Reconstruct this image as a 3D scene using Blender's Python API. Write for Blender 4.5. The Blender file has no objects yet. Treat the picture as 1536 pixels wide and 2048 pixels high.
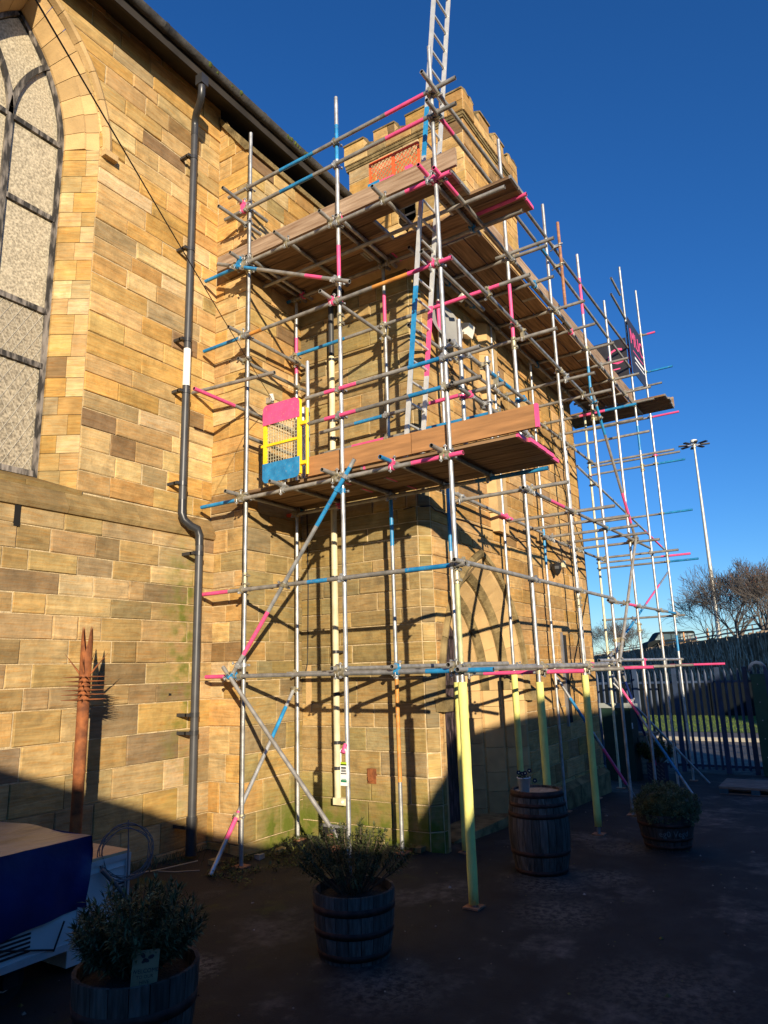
import bpy, math, random
import numpy as np
from mathutils import Vector, Matrix

sc = bpy.context.scene
RAD = math.radians
# ------------------------------------------------------------------ camera
CAM = np.array([0.0, 0.0, 2.05])
M = np.array([[0.5441031, -0.8384882, -0.0298226],      # image right
              [0.1680382, 0.1437284, -0.9752463],       # image down
              [0.8220188, 0.5256232, 0.2191011]])       # forward
FPX = 1412.0
cd = bpy.data.cameras.new('camera')
cam = bpy.data.objects.new('camera', cd)
sc.collection.objects.link(cam)
r, d_, f_ = M
cam.matrix_world = Matrix(((r[0], -d_[0], -f_[0], CAM[0]), (r[1], -d_[1], -f_[1], CAM[1]),
                           (r[2], -d_[2], -f_[2], CAM[2]), (0, 0, 0, 1)))
cd.sensor_fit = 'HORIZONTAL'
cd.sensor_width = 36
cd.lens = 36 * FPX / 1536
cd.clip_end = 3000
cd.clip_start = 0.05
sc.camera = cam
# ------------------------------------------------------------------ light
SUN_EL = RAD(12.8)
SUN_AZ = math.atan2(-1.05, -1.0)           # direction towards the sun (horizontal)
w = bpy.data.worlds.new('World')
sc.world = w
w.use_nodes = True
nt = w.node_tree
sky = nt.nodes.new('ShaderNodeTexSky')
sky.sky_type = 'NISHITA'
sky.sun_disc = False
sky.sun_elevation = SUN_EL
sky.sun_rotation = math.pi / 2 - SUN_AZ
sky.altitude = 100
sky.air_density = 1.0
sky.dust_density = 0.0
sky.ozone_density = 6.0
bg = nt.nodes['Background']
hsv = nt.nodes.new('ShaderNodeHueSaturation')
hsv.inputs['Saturation'].default_value = 1.1
hsv.inputs['Hue'].default_value = 0.507
nt.links.new(sky.outputs[0], hsv.inputs['Color'])
nt.links.new(hsv.outputs[0], bg.inputs[0])
bg.inputs[1].default_value = 0.116
sl = bpy.data.lights.new('sun', 'SUN')
sl.energy = 5.0
sl.angle = RAD(0.5)
sl.color = (1.0, 0.855, 0.64)
sun = bpy.data.objects.new('sun', sl)
sc.collection.objects.link(sun)
sun.rotation_euler = Vector((1, 1.05, -0.33)).to_track_quat('-Z', 'Y').to_euler()
sun.location = (-30, -32, 10)
sc.view_settings.view_transform = 'Standard'
sc.view_settings.look = 'None'
sc.view_settings.exposure = 0.55
sc.view_settings.gamma = 1.0


# ------------------------------------------------------------------ pixel helpers
def dirp(p):
    return M.T @ np.array([p[0] - 768.0, p[1] - 1024.0, FPX])


def onX(p, x):
    d = dirp(p); return CAM + d * (x / d[0])


def onY(p, y):
    d = dirp(p); return CAM + d * (y / d[1])


def onZ(p, z):
    d = dirp(p); return CAM + d * ((z - CAM[2]) / d[2])


E1 = np.array([0.5443, -0.8389, 0.0])
E2 = np.array([0.8389, 0.5443, 0.0])


def onD(p, b):
    d = dirp(p); return CAM + d * (b / float(d @ E2))


def toPx(P):
    c = M @ (np.array(P, float) - CAM)
    if c[2] < 0.1:
        return (-9999, -9999), 1
    return (768 + FPX * c[0] / c[2], 1024 + FPX * c[1] / c[2]), c[2]


# ------------------------------------------------------------------ materials
MATS = {}


def nn(t, typ, **kw):
    n = t.nodes.new(typ)
    for k_, v in kw.items():
        setattr(n, k_, v)
    return n


def pmat(name, col, rough=0.6, metal=0.0, var=0.2, scale=6.0, bump=0.0, bscale=60.0, col2=None,
         stretch=(1, 1, 1), orand=0.1, spec=0.5, sharp=(0.3, 0.7), detail=6.0, alpha=None, coat=0.0, wear=0.0):
    m = bpy.data.materials.new(name)
    m.use_nodes = True
    t = m.node_tree
    b = t.nodes['Principled BSDF']
    b.inputs['Roughness'].default_value = rough
    b.inputs['Metallic'].default_value = metal
    b.inputs['Specular IOR Level'].default_value = spec
    b.inputs['Coat Weight'].default_value = coat
    tc = nn(t, 'ShaderNodeTexCoord')
    mp = nn(t, 'ShaderNodeMapping')
    mp.inputs['Scale'].default_value = stretch
    oi = nn(t, 'ShaderNodeObjectInfo')
    sh = nn(t, 'ShaderNodeVectorMath', operation='SCALE')
    t.links.new(oi.outputs['Random'], sh.inputs['Scale'])
    sh.inputs[0].default_value = (37, 53, 71)
    t.links.new(tc.outputs['Object'], mp.inputs['Vector'])
    ad = nn(t, 'ShaderNodeVectorMath', operation='ADD')
    t.links.new(mp.outputs[0], ad.inputs[0])
    t.links.new(sh.outputs[0], ad.inputs[1])
    nz = nn(t, 'ShaderNodeTexNoise')
    nz.inputs['Scale'].default_value = scale
    nz.inputs['Detail'].default_value = detail
    t.links.new(ad.outputs[0], nz.inputs['Vector'])
    mr = nn(t, 'ShaderNodeMapRange')
    mr.inputs[1].default_value, mr.inputs[2].default_value = sharp
    t.links.new(nz.outputs['Fac'], mr.inputs[0])
    mx = nn(t, 'ShaderNodeMix', data_type='RGBA')
    c = np.array(col[:3], float)
    a0 = c * (1 - var)
    a1 = np.array(col2, float) if col2 is not None else np.minimum(c * (1 + var), 1)
    mx.inputs[6].default_value = (*a0, 1)
    mx.inputs[7].default_value = (*a1, 1)
    t.links.new(mr.outputs[0], mx.inputs[0])
    hs = nn(t, 'ShaderNodeHueSaturation')
    mv = nn(t, 'ShaderNodeMapRange')
    mv.inputs[3].default_value = 1 - orand
    mv.inputs[4].default_value = 1 + orand
    t.links.new(oi.outputs['Random'], mv.inputs[0])
    t.links.new(mv.outputs[0], hs.inputs['Value'])
    t.links.new(mx.outputs[2], hs.inputs['Color'])
    src = hs.outputs[0]
    if wear > 0:                                           # scuffs down to bare, dusty metal
        nw = nn(t, 'ShaderNodeTexNoise')
        nw.inputs['Scale'].default_value = 38
        nw.inputs['Detail'].default_value = 8
        nw.inputs['Roughness'].default_value = 0.7
        t.links.new(ad.outputs[0], nw.inputs['Vector'])
        rw = nn(t, 'ShaderNodeMapRange')
        rw.inputs[1].default_value, rw.inputs[2].default_value = 0.66 - 0.14 * wear, 0.72 - 0.10 * wear
        t.links.new(nw.outputs['Fac'], rw.inputs[0])
        mw = nn(t, 'ShaderNodeMix', data_type='RGBA')
        mw.inputs[7].default_value = (0.30, 0.28, 0.25, 1)
        t.links.new(rw.outputs[0], mw.inputs[0])
        t.links.new(src, mw.inputs[6])
        src = mw.outputs[2]
    t.links.new(src, b.inputs['Base Color'])
    if bump > 0:
        n2 = nn(t, 'ShaderNodeTexNoise')
        n2.inputs['Scale'].default_value = bscale
        n2.inputs['Detail'].default_value = 5
        t.links.new(ad.outputs[0], n2.inputs['Vector'])
        bp = nn(t, 'ShaderNodeBump')
        bp.inputs['Strength'].default_value = bump
        bp.inputs['Distance'].default_value = 0.02
        t.links.new(n2.outputs['Fac'], bp.inputs['Height'])
        t.links.new(bp.outputs[0], b.inputs['Normal'])
    MATS[name] = m
    return m


def stone_mat(name, grain=1.0):
    """Sandstone: every block has its own tone (face attribute), strata, stains and algae."""
    m = bpy.data.materials.new(name)
    m.use_nodes = True
    t = m.node_tree
    b = t.nodes['Principled BSDF']
    b.inputs['Roughness'].default_value = 0.92
    b.inputs['Specular IOR Level'].default_value = 0.15
    at = nn(t, 'ShaderNodeAttribute', attribute_name='tone')
    gp = nn(t, 'ShaderNodeNewGeometry')
    sc_ = nn(t, 'ShaderNodeVectorMath', operation='SCALE')
    sc_.inputs[0].default_value = (31, 47, 59)
    t.links.new(at.outputs['Alpha'], sc_.inputs['Scale'])
    ad = nn(t, 'ShaderNodeVectorMath', operation='ADD')
    t.links.new(gp.outputs['Position'], ad.inputs[0])
    t.links.new(sc_.outputs[0], ad.inputs[1])
    # strata: noise squeezed vertically, tilted differently per block
    mp = nn(t, 'ShaderNodeMapping')
    mp.inputs['Scale'].default_value = (1.5, 1.5, 17)
    rv = nn(t, 'ShaderNodeCombineXYZ')
    mm = nn(t, 'ShaderNodeMath', operation='MULTIPLY_ADD')
    mm.inputs[1].default_value = 0.7
    mm.inputs[2].default_value = -0.35
    t.links.new(at.outputs['Alpha'], mm.inputs[0])
    t.links.new(mm.outputs[0], rv.inputs[0])
    t.links.new(mm.outputs[0], rv.inputs[1])
    t.links.new(rv.outputs[0], mp.inputs['Rotation'])
    t.links.new(ad.outputs[0], mp.inputs['Vector'])
    n1 = nn(t, 'ShaderNodeTexNoise')
    n1.inputs['Scale'].default_value = 1.3
    n1.inputs['Detail'].default_value = 7
    n1.inputs['Distortion'].default_value = 1.3
    t.links.new(mp.outputs[0], n1.inputs['Vector'])
    n2 = nn(t, 'ShaderNodeTexNoise')
    n2.inputs['Scale'].default_value = 7
    n2.inputs['Detail'].default_value = 8
    t.links.new(ad.outputs[0], n2.inputs['Vector'])
    n3 = nn(t, 'ShaderNodeTexNoise')           # wide weathering, runs across blocks
    n3.inputs['Scale'].default_value = 0.9
    n3.inputs['Detail'].default_value = 6
    t.links.new(gp.outputs['Position'], n3.inputs['Vector'])

    def ramp(src, lo, hi, o0, o1):
        r_ = nn(t, 'ShaderNodeMapRange')
        r_.inputs[1].default_value, r_.inputs[2].default_value = lo, hi
        r_.inputs[3].default_value, r_.inputs[4].default_value = o0, o1
        t.links.new(src, r_.inputs[0])
        return r_.outputs[0]

    def mul(a, b_):
        x = nn(t, 'ShaderNodeMath', operation='MULTIPLY')
        for i, v in enumerate((a, b_)):
            if isinstance(v, (int, float)):
                x.inputs[i].default_value = v
            else:
                t.links.new(v, x.inputs[i])
        return x.outputs[0]
    v1 = ramp(n1.outputs['Fac'], 0.32, 0.68, 0.78, 1.13)
    v2 = ramp(n2.outputs['Fac'], 0.3, 0.7, 0.80, 1.13)
    v3 = ramp(n3.outputs['Fac'], 0.35, 0.7, 1.08, 0.74)
    val = mul(mul(v1, v2), v3)
    hs = nn(t, 'ShaderNodeHueSaturation')
    hs.inputs['Saturation'].default_value = 1.01
    iron = nn(t, 'ShaderNodeMix', data_type='RGBA', blend_type='MULTIPLY')   # iron staining follows the bedding
    iron.inputs[7].default_value = (1.08, 0.80, 0.50, 1)
    n6 = nn(t, 'ShaderNodeTexNoise')
    n6.inputs['Scale'].default_value = 2.2
    n6.inputs['Detail'].default_value = 4
    n6.inputs['Distortion'].default_value = 2.2
    t.links.new(mp.outputs[0], n6.inputs['Vector'])
    t.links.new(ramp(n6.outputs['Fac'], 0.48, 0.66, 0.0, 0.6), iron.inputs[0])
    t.links.new(at.outputs['Color'], iron.inputs[6])
    t.links.new(iron.outputs[2], hs.inputs['Color'])
    t.links.new(val, hs.inputs['Value'])
    # dark soot patches
    n4 = nn(t, 'ShaderNodeTexNoise')
    n4.inputs['Scale'].default_value = 2.3
    n4.inputs['Detail'].default_value = 8
    n4.inputs['Roughness'].default_value = 0.65
    t.links.new(ad.outputs[0], n4.inputs['Vector'])
    so = ramp(n4.outputs['Fac'], 0.60, 0.76, 0.0, 0.6)
    mxs = nn(t, 'ShaderNodeMix', data_type='RGBA')
    mxs.inputs[7].default_value = (0.10, 0.075, 0.045, 1)
    t.links.new(so, mxs.inputs[0])
    t.links.new(hs.outputs[0], mxs.inputs[6])
    # algae: along the rainwater pipe and at the foot of the walls
    sx = nn(t, 'ShaderNodeSeparateXYZ')
    t.links.new(gp.outputs['Position'], sx.inputs[0])
    a1 = mul(ramp(sx.outputs[0], 5.45, 5.8, 0, 1), ramp(sx.outputs[0], 5.95, 6.12, 1, 0))
    a1 = mul(a1, mul(ramp(sx.outputs[1], 6.3, 6.5, 0, 1), mul(ramp(sx.outputs[2], 3.3, 3.9, 1, 0), ramp(sx.outputs[2], 0.2, 1.9, 0.15, 1))))
    a1 = mul(a1, ramp(n2.outputs['Fac'], 0.38, 0.66, 0.0, 0.9))
    a2 = mul(ramp(sx.outputs[2], 0.30, 0.85, 1, 0), mul(ramp(sx.outputs[0], 6.5, 6.8, 0, 1), ramp(sx.outputs[0], 7.6, 7.9, 1, 0)))
    a2 = mul(a2, ramp(n2.outputs['Fac'], 0.34, 0.58, 0.3, 1))
    asum = nn(t, 'ShaderNodeMath', operation='MAXIMUM')
    t.links.new(a1, asum.inputs[0])
    t.links.new(a2, asum.inputs[1])
    mxa = nn(t, 'ShaderNodeMix', data_type='RGBA')
    mxa.inputs[7].default_value = (0.115, 0.135, 0.02, 1)
    t.links.new(asum.outputs[0], mxa.inputs[0])
    t.links.new(mxs.outputs[2], mxa.inputs[6])
    t.links.new(mxa.outputs[2], b.inputs['Base Color'])
    hsum = nn(t, 'ShaderNodeMath', operation='MULTIPLY_ADD')
    t.links.new(n1.outputs['Fac'], hsum.inputs[0])
    hsum.inputs[1].default_value = 0.7
    n5 = nn(t, 'ShaderNodeTexNoise')
    n5.inputs['Scale'].default_value = 34
    n5.inputs['Detail'].default_value = 6
    t.links.new(ad.outputs[0], n5.inputs['Vector'])
    h2 = nn(t, 'ShaderNodeMath', operation='MULTIPLY_ADD')
    t.links.new(n2.outputs['Fac'], h2.inputs[0])
    h2.inputs[1].default_value = 1.5
    t.links.new(mul(n5.outputs['Fac'], 0.35), h2.inputs[2])
    t.links.new(h2.outputs[0], hsum.inputs[2])
    bp = nn(t, 'ShaderNodeBump')
    bp.inputs['Strength'].default_value = 0.55 * grain
    bp.inputs['Distance'].default_value = 0.018
    t.links.new(hsum.outputs[0], bp.inputs['Height'])
    t.links.new(bp.outputs[0], b.inputs['Normal'])
    MATS[name] = m


stone_mat('stone')
pmat('mortar', (0.52, 0.40, 0.225), 0.95, var=0.3, scale=14, bump=0.5, bscale=60, orand=0)
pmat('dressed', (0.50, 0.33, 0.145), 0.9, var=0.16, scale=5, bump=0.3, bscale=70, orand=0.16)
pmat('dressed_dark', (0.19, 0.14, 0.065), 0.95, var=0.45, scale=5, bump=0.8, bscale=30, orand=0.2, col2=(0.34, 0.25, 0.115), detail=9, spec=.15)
pmat('galv', (0.43, 0.435, 0.43), 0.45, 0.6, var=0.35, scale=9, orand=0.2, bump=0.1, bscale=90, wear=.25)
pmat('galv_dull', (0.33, 0.315, 0.285), 0.55, 0.45, var=0.3, scale=10, orand=0.16, bump=0.12, bscale=80)
pmat('tube_inside', (0.03, 0.028, 0.025), 0.8)
pmat('fitting', (0.42, 0.37, 0.25), 0.5, 0.6, var=0.35, scale=30, orand=0.25)
pmat('p_blue', (0.012, 0.20, 0.46), 0.42, var=0.22, scale=9, col2=(0.03, 0.29, 0.58), orand=0.08, wear=0.5)
pmat('p_pink', (0.80, 0.09, 0.25), 0.45, var=0.15, scale=9, orand=0.08, wear=0.5)
pmat('p_orange', (0.62, 0.26, 0.05), 0.55, var=0.3, scale=12, wear=0.5)
pmat('p_green', (0.42, 0.44, 0.22), 0.5, var=0.3, scale=9, wear=0.5)
pmat('p_cream', (0.62, 0.57, 0.38), 0.5, var=0.2, scale=9, wear=0.5)
pmat('p_yellow', (0.95, 0.60, 0.02), 0.4, var=0.1)
pmat('p_red', (0.75, 0.08, 0.03), 0.5, var=0.2)
pmat('rust', (0.20, 0.065, 0.022), 0.85, var=0.4, scale=12, bump=0.3, bscale=60, col2=(0.34, 0.11, 0.03))
pmat('rust_light', (0.36, 0.17, 0.09), 0.8, var=0.4, scale=14)
pmat('foam', (0.80, 0.76, 0.22), 0.8, var=0.12, scale=5, bump=0.2, bscale=30, orand=0.06)
for ax, st in (('x', (1, 14, 14)), ('y', (14, 1, 14))):
    pmat('board_' + ax, (0.22, 0.125, 0.06), 0.85, var=0.4, scale=2.2, stretch=st, bump=0.3, bscale=5, orand=0.3, col2=(0.36, 0.22, 0.11))
    pmat('toe_' + ax, (0.27, 0.155, 0.085), 0.85, var=0.3, scale=2.0, stretch=st, bump=0.25, bscale=5, orand=0.16, col2=(0.42, 0.30, 0.20))
pmat('ply_toe', (0.36, 0.175, 0.065), 0.8, var=0.25, scale=2.0, stretch=(10, 1, 10), bump=0.2, bscale=4, orand=0.05)
pmat('timber', (0.16, 0.09, 0.05), 0.85, var=0.4, scale=4, stretch=(8, 8, 1), bump=0.3, bscale=8)
pmat('pvc_black', (0.035, 0.035, 0.037), 0.35, var=0.2, scale=6)
pmat('pvc_grey', (0.05, 0.05, 0.052), 0.42, var=0.2, scale=6)
pmat('pvc_white', (0.82, 0.80, 0.75), 0.45, var=0.05)
pmat('pvc_cream', (0.66, 0.60, 0.38), 0.6, var=0.2, scale=5)
pmat('frame_paint', (0.055, 0.05, 0.045), 0.8, var=0.5, scale=16, stretch=(1, 1, 0.25), bump=0.5, bscale=30, col2=(0.24, 0.21, 0.18), sharp=(0.45, 0.62))
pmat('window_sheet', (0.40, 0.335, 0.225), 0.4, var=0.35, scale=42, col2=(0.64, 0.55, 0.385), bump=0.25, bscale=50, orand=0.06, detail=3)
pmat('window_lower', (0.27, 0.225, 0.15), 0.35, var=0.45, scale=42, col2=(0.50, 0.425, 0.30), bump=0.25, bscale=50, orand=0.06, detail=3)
pmat('lead', (0.46, 0.42, 0.34), 0.6, var=0.2)
pmat('gutter', (0.022, 0.021, 0.021), 0.75, var=0.5, scale=5, col2=(0.075, 0.07, 0.062), bump=0.4, bscale=25)
pmat('soffit', (0.022, 0.017, 0.013), 0.9, var=0.4, scale=3)
pmat('slate', (0.10, 0.10, 0.105), 0.8, var=0.4, scale=6, col2=(0.42, 0.41, 0.38), bump=0.4, bscale=20, sharp=(0.5, 0.7))
pmat('door_wood', (0.018, 0.014, 0.02), 0.55, var=0.5, scale=5, stretch=(6, 6, 1), bump=0.4, bscale=20, col2=(0.13, 0.085, 0.095), sharp=(0.45, 0.7))
pmat('black_metal', (0.02, 0.02, 0.022), 0.5, 0.2)
pmat('void', (0.008, 0.007, 0.006), 1.0, var=0.1)
pmat('moss', (0.05, 0.075, 0.012), 1.0, var=0.5, scale=30, bump=0.6, bscale=50, col2=(0.10, 0.13, 0.02))
pmat('dish_shaded', (0.30, 0.30, 0.29), 0.5, var=0.06)  # white dish, the platform's shade put into its colour as grey
pmat('dish_white', (0.78, 0.75, 0.66), 0.5, var=0.06)
pmat('tag_white', (0.86, 0.86, 0.82), 0.5, var=0.03, orand=0)
pmat('tag_green', (0.03, 0.22, 0.10), 0.5, var=0.1)
pmat('tag_lime', (0.45, 0.62, 0.03), 0.5, var=0.1)
pmat('ink', (0.02, 0.025, 0.03), 0.6)
pmat('sign_dark', (0.028, 0.027, 0.032), 0.45, var=0.2)
pmat('sign_white', (0.85, 0.85, 0.85), 0.5, var=0.03)
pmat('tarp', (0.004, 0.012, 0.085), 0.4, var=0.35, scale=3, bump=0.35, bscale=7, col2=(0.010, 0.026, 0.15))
pmat('tarp_top_sheen', (0.09, 0.12, 0.175), 0.35, var=0.4, scale=2.5, bump=0.6, bscale=6, col2=(0.17, 0.21, 0.27), stretch=(1, 3, 1))  # greyer copy of tarp: sky sheen and dust put into the colour
pmat('white_panel', (0.62, 0.63, 0.60), 0.4, var=0.08, scale=3)
pmat('alu', (0.60, 0.60, 0.58), 0.45, 0.35, var=0.12, scale=12)
pmat('ply', (0.60, 0.42, 0.24), 0.7, var=0.2, scale=5, stretch=(1, 8, 1))
pmat('rubber', (0.012, 0.012, 0.012), 0.8)
pmat('cable', (0.12, 0.12, 0.125), 0.5, var=0.2)
pmat('oak', (0.10, 0.083, 0.066), 1.0, spec=.15, var=0.4, scale=5, stretch=(8, 8, 1), bump=0.4, bscale=10, col2=(0.155, 0.13, 0.11), orand=0.4)
pmat('oak_dark', (0.055, 0.038, 0.03), 0.85, var=0.4, scale=5, stretch=(8, 8, 1), bump=0.4, bscale=10, col2=(0.10, 0.075, 0.06), orand=0.35)
pmat('oak_head', (0.36, 0.28, 0.20), 0.8, var=0.3, scale=4, stretch=(1, 8, 1), orand=0.1)
pmat('hoop', (0.05, 0.022, 0.018), 0.7, 0.3, var=0.45, scale=14, bump=0.2, bscale=50, col2=(0.10, 0.04, 0.028))
pmat('soil', (0.03, 0.021, 0.014), 1.0, var=0.5, scale=30, bump=0.8, bscale=60)
pmat('leaf_a', (0.050, 0.072, 0.020), 0.6, spec=.25, var=0.4, scale=9, col2=(0.12, 0.13, 0.055))
pmat('leaf_b', (0.036, 0.058, 0.016), 0.6, spec=.25, var=0.4, scale=9, col2=(0.10, 0.105, 0.04))
pmat('leaf_c', (0.14, 0.18, 0.08), 0.7, var=0.4, scale=12, col2=(0.26, 0.30, 0.15), spec=.2)
pmat('leaf_d', (0.09, 0.10, 0.015), 0.6, var=0.4, scale=9, col2=(0.17, 0.17, 0.03))
pmat('leaf_red', (0.20, 0.07, 0.03), 0.7, var=0.4)
pmat('stem', (0.12, 0.085, 0.055), 0.8, var=0.3)
pmat('bark', (0.115, 0.098, 0.085), 0.9, var=0.35, scale=6)
pmat('pansy', (0.02, 0.008, 0.03), 0.6)
pmat('pansy_eye', (0.75, 0.70, 0.45), 0.6)
pmat('pot_white', (0.78, 0.78, 0.77), 0.5, var=0.05)
pmat('wood_sign', (0.30, 0.24, 0.13), 0.75, var=0.18, scale=6, stretch=(1, 1, 6))
pmat('chalk', (0.20, 0.20, 0.19), 0.9, var=0.3, scale=60)
pmat('fence_blue', (0.028, 0.048, 0.095), 0.5, 0.1, var=0.25, scale=6, orand=0.2)
pmat('gate_green', (0.012, 0.06, 0.03), 0.5, var=0.2)
pmat('cab_green', (0.010, 0.035, 0.026), 0.5, var=0.2)
pmat('cab_top', (0.35, 0.38, 0.36), 0.5, var=0.15)
pmat('pallet_wood', (0.20, 0.165, 0.13), 0.85, var=0.35, scale=4, stretch=(8, 1, 8))
pmat('pallet_blue', (0.03, 0.10, 0.14), 0.7, var=0.3)
pmat('pot_purple', (0.03, 0.03, 0.055), 0.5, var=0.3, scale=20)
pmat('brick', (0.26, 0.10, 0.06), 0.9, var=0.3, scale=12)
pmat('crib', (0.17, 0.115, 0.075), 0.95, var=0.6, scale=3, bump=0.8, bscale=6, col2=(0.36, 0.26, 0.17))
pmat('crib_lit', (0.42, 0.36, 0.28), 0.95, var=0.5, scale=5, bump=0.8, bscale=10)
pmat('close_board', (0.008, 0.011, 0.014), 0.9, spec=.05, var=0.3, scale=5, stretch=(8, 8, 1))
pmat('concrete', (0.30, 0.28, 0.24), 0.9, var=0.2, scale=4)
pmat('barrier', (0.24, 0.19, 0.15), 0.6, 0.3, var=0.3, scale=4)
pmat('van_paint', (0.005, 0.008, 0.009), 0.6, 0.0, var=0.1, spec=.08)
pmat('van_glass', (0.04, 0.06, 0.07), 0.05, 0.0, var=0.1, spec=1.0)
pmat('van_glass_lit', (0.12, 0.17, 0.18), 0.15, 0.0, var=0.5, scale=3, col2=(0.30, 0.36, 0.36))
pmat('lamp_red', (0.5, 0.02, 0.01), 0.3)
pmat('plate_yellow', (0.75, 0.50, 0.02), 0.5)
pmat('cone_orange', (0.70, 0.34, 0.12), 0.6, var=0.2)
pmat('mast_grey', (0.52, 0.50, 0.44), 0.5, 0.4, var=0.12)
pmat('lead_flash', (0.28, 0.28, 0.29), 0.5, 0.5)
pmat('render_grey', (0.18, 0.15, 0.13), 0.95, var=0.2)
pmat('mesh_orange', (0.85, 0.12, 0.03), 0.5, var=0.1)
pmat('wire', (0.015, 0.013, 0.012), 0.6)


def ground_mat():
    m = bpy.data.materials.new('asphalt')
    m.use_nodes = True
    t = m.node_tree
    b = t.nodes['Principled BSDF']
    b.inputs['Roughness'].default_value = 0.85
    b.inputs['Specular IOR Level'].default_value = 0.3
    gp = nn(t, 'ShaderNodeNewGeometry')

    def noise(s, det=6, rough=0.55):
        n = nn(t, 'ShaderNodeTexNoise')
        n.inputs['Scale'].default_value = s
        n.inputs['Detail'].default_value = det
        n.inputs['Roughness'].default_value = rough
        t.links.new(gp.outputs['Position'], n.inputs['Vector'])
        return n.outputs['Fac']

    def ramp(src, lo, hi, o0=0.0, o1=1.0):
        r_ = nn(t, 'ShaderNodeMapRange')
        r_.inputs[1].default_value, r_.inputs[2].default_value = lo, hi
        r_.inputs[3].default_value, r_.inputs[4].default_value = o0, o1
        t.links.new(src, r_.inputs[0])
        return r_.outputs[0]

    def mix(fac, a, b_):
        x = nn(t, 'ShaderNodeMix', data_type='RGBA')
        t.links.new(fac, x.inputs[0])
        for i, v in ((6, a), (7, b_)):
            if isinstance(v, tuple):
                x.inputs[i].default_value = (*v, 1)
            else:
                t.links.new(v, x.inputs[i])
        return x.outputs[2]

    def mul(a, b_):
        x = nn(t, 'ShaderNodeMath', operation='MULTIPLY')
        t.links.new(a, x.inputs[0])
        t.links.new(b_, x.inputs[1])
        return x.outputs[0]
    sx = nn(t, 'ShaderNodeSeparateXYZ')
    t.links.new(gp.outputs['Position'], sx.inputs[0])
    base = mix(ramp(noise(3.0, 8), 0.3, 0.7), (0.012, 0.0135, 0.0148), (0.028, 0.030, 0.0315))
    # worn, dusty patches
    pw = ramp(noise(0.75, 10, 0.68), 0.53, 0.64)
    base = mix(mul(pw, ramp(noise(9, 8, 0.7), 0.36, 0.62)), base, (0.14, 0.128, 0.115))
    # brown silt towards the church wall
    silt = mul(ramp(sx.outputs[1], 3.4, 5.4), ramp(sx.outputs[0], 6.0, 8.5, 1.0, 0.25))
    silt = mul(silt, ramp(noise(1.6, 8, 0.6), 0.35, 0.6))
    base = mix(silt, base, (0.034, 0.027, 0.019))
    # moss along the joints
    ms = mul(ramp(sx.outputs[1], 3.0, 5.4), ramp(noise(2.2, 9, 0.7), 0.55, 0.68))
    base = mix(ms, base, (0.05, 0.058, 0.012))
    # dried spills and worn spots
    for (cx, cy, rr, st) in ((3.95, 4.35, .33, .9), (7.0, 2.75, .45, .55), (6.3, 2.4, .5, .5), (7.6, 2.35, .4, .5), (9.0, 2.6, .5, .45), (4.4, 2.9, .5, .4), (5.2, 1.3, .7, .3)):
        dv = nn(t, 'ShaderNodeVectorMath', operation='DISTANCE')
        t.links.new(gp.outputs['Position'], dv.inputs[0])
        dv.inputs[1].default_value = (cx, cy, 0)
        sp0 = mul(ramp(dv.outputs['Value'], rr * .3, rr, 1, 0), ramp(noise(11 + cx, 10, 0.75), 0.44, 0.56, 0, st))
        base = mix(sp0, base, (0.21, 0.195, 0.165))
    # pale speckle (grit, leaf scraps)
    vz = nn(t, 'ShaderNodeTexVoronoi')
    vz.inputs['Scale'].default_value = 17
    t.links.new(gp.outputs['Position'], vz.inputs['Vector'])
    sp = mul(ramp(vz.outputs['Distance'], 0.05, 0.09, 1, 0), ramp(noise(1.3), 0.54, 0.62))
    base = mix(sp, base, (0.24, 0.20, 0.15))
    t.links.new(base, b.inputs['Base Color'])
    bp = nn(t, 'ShaderNodeBump')
    bp.inputs['Strength'].default_value = 0.7
    bp.inputs['Distance'].default_value = 0.012
    t.links.new(noise(70, 6, 0.7), bp.inputs['Height'])
    t.links.new(bp.outputs[0], b.inputs['Normal'])
    MATS['asphalt'] = m


ground_mat()
pmat('grass', (0.07, 0.12, 0.015), 0.9, var=0.35, scale=6, col2=(0.16, 0.24, 0.03), bump=0.5, bscale=20)
pmat('path', (0.11, 0.10, 0.095), 0.9, var=0.2, scale=5)
pmat('kerbstone', (0.34, 0.31, 0.25), 0.9, var=0.2, scale=5)
pmat('lane', (0.17, 0.145, 0.115), 0.9, var=0.25, scale=3)

# ------------------------------------------------------------------ mesh builder
COL = sc.collection
WL = {}                                    # world location per object name


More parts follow.
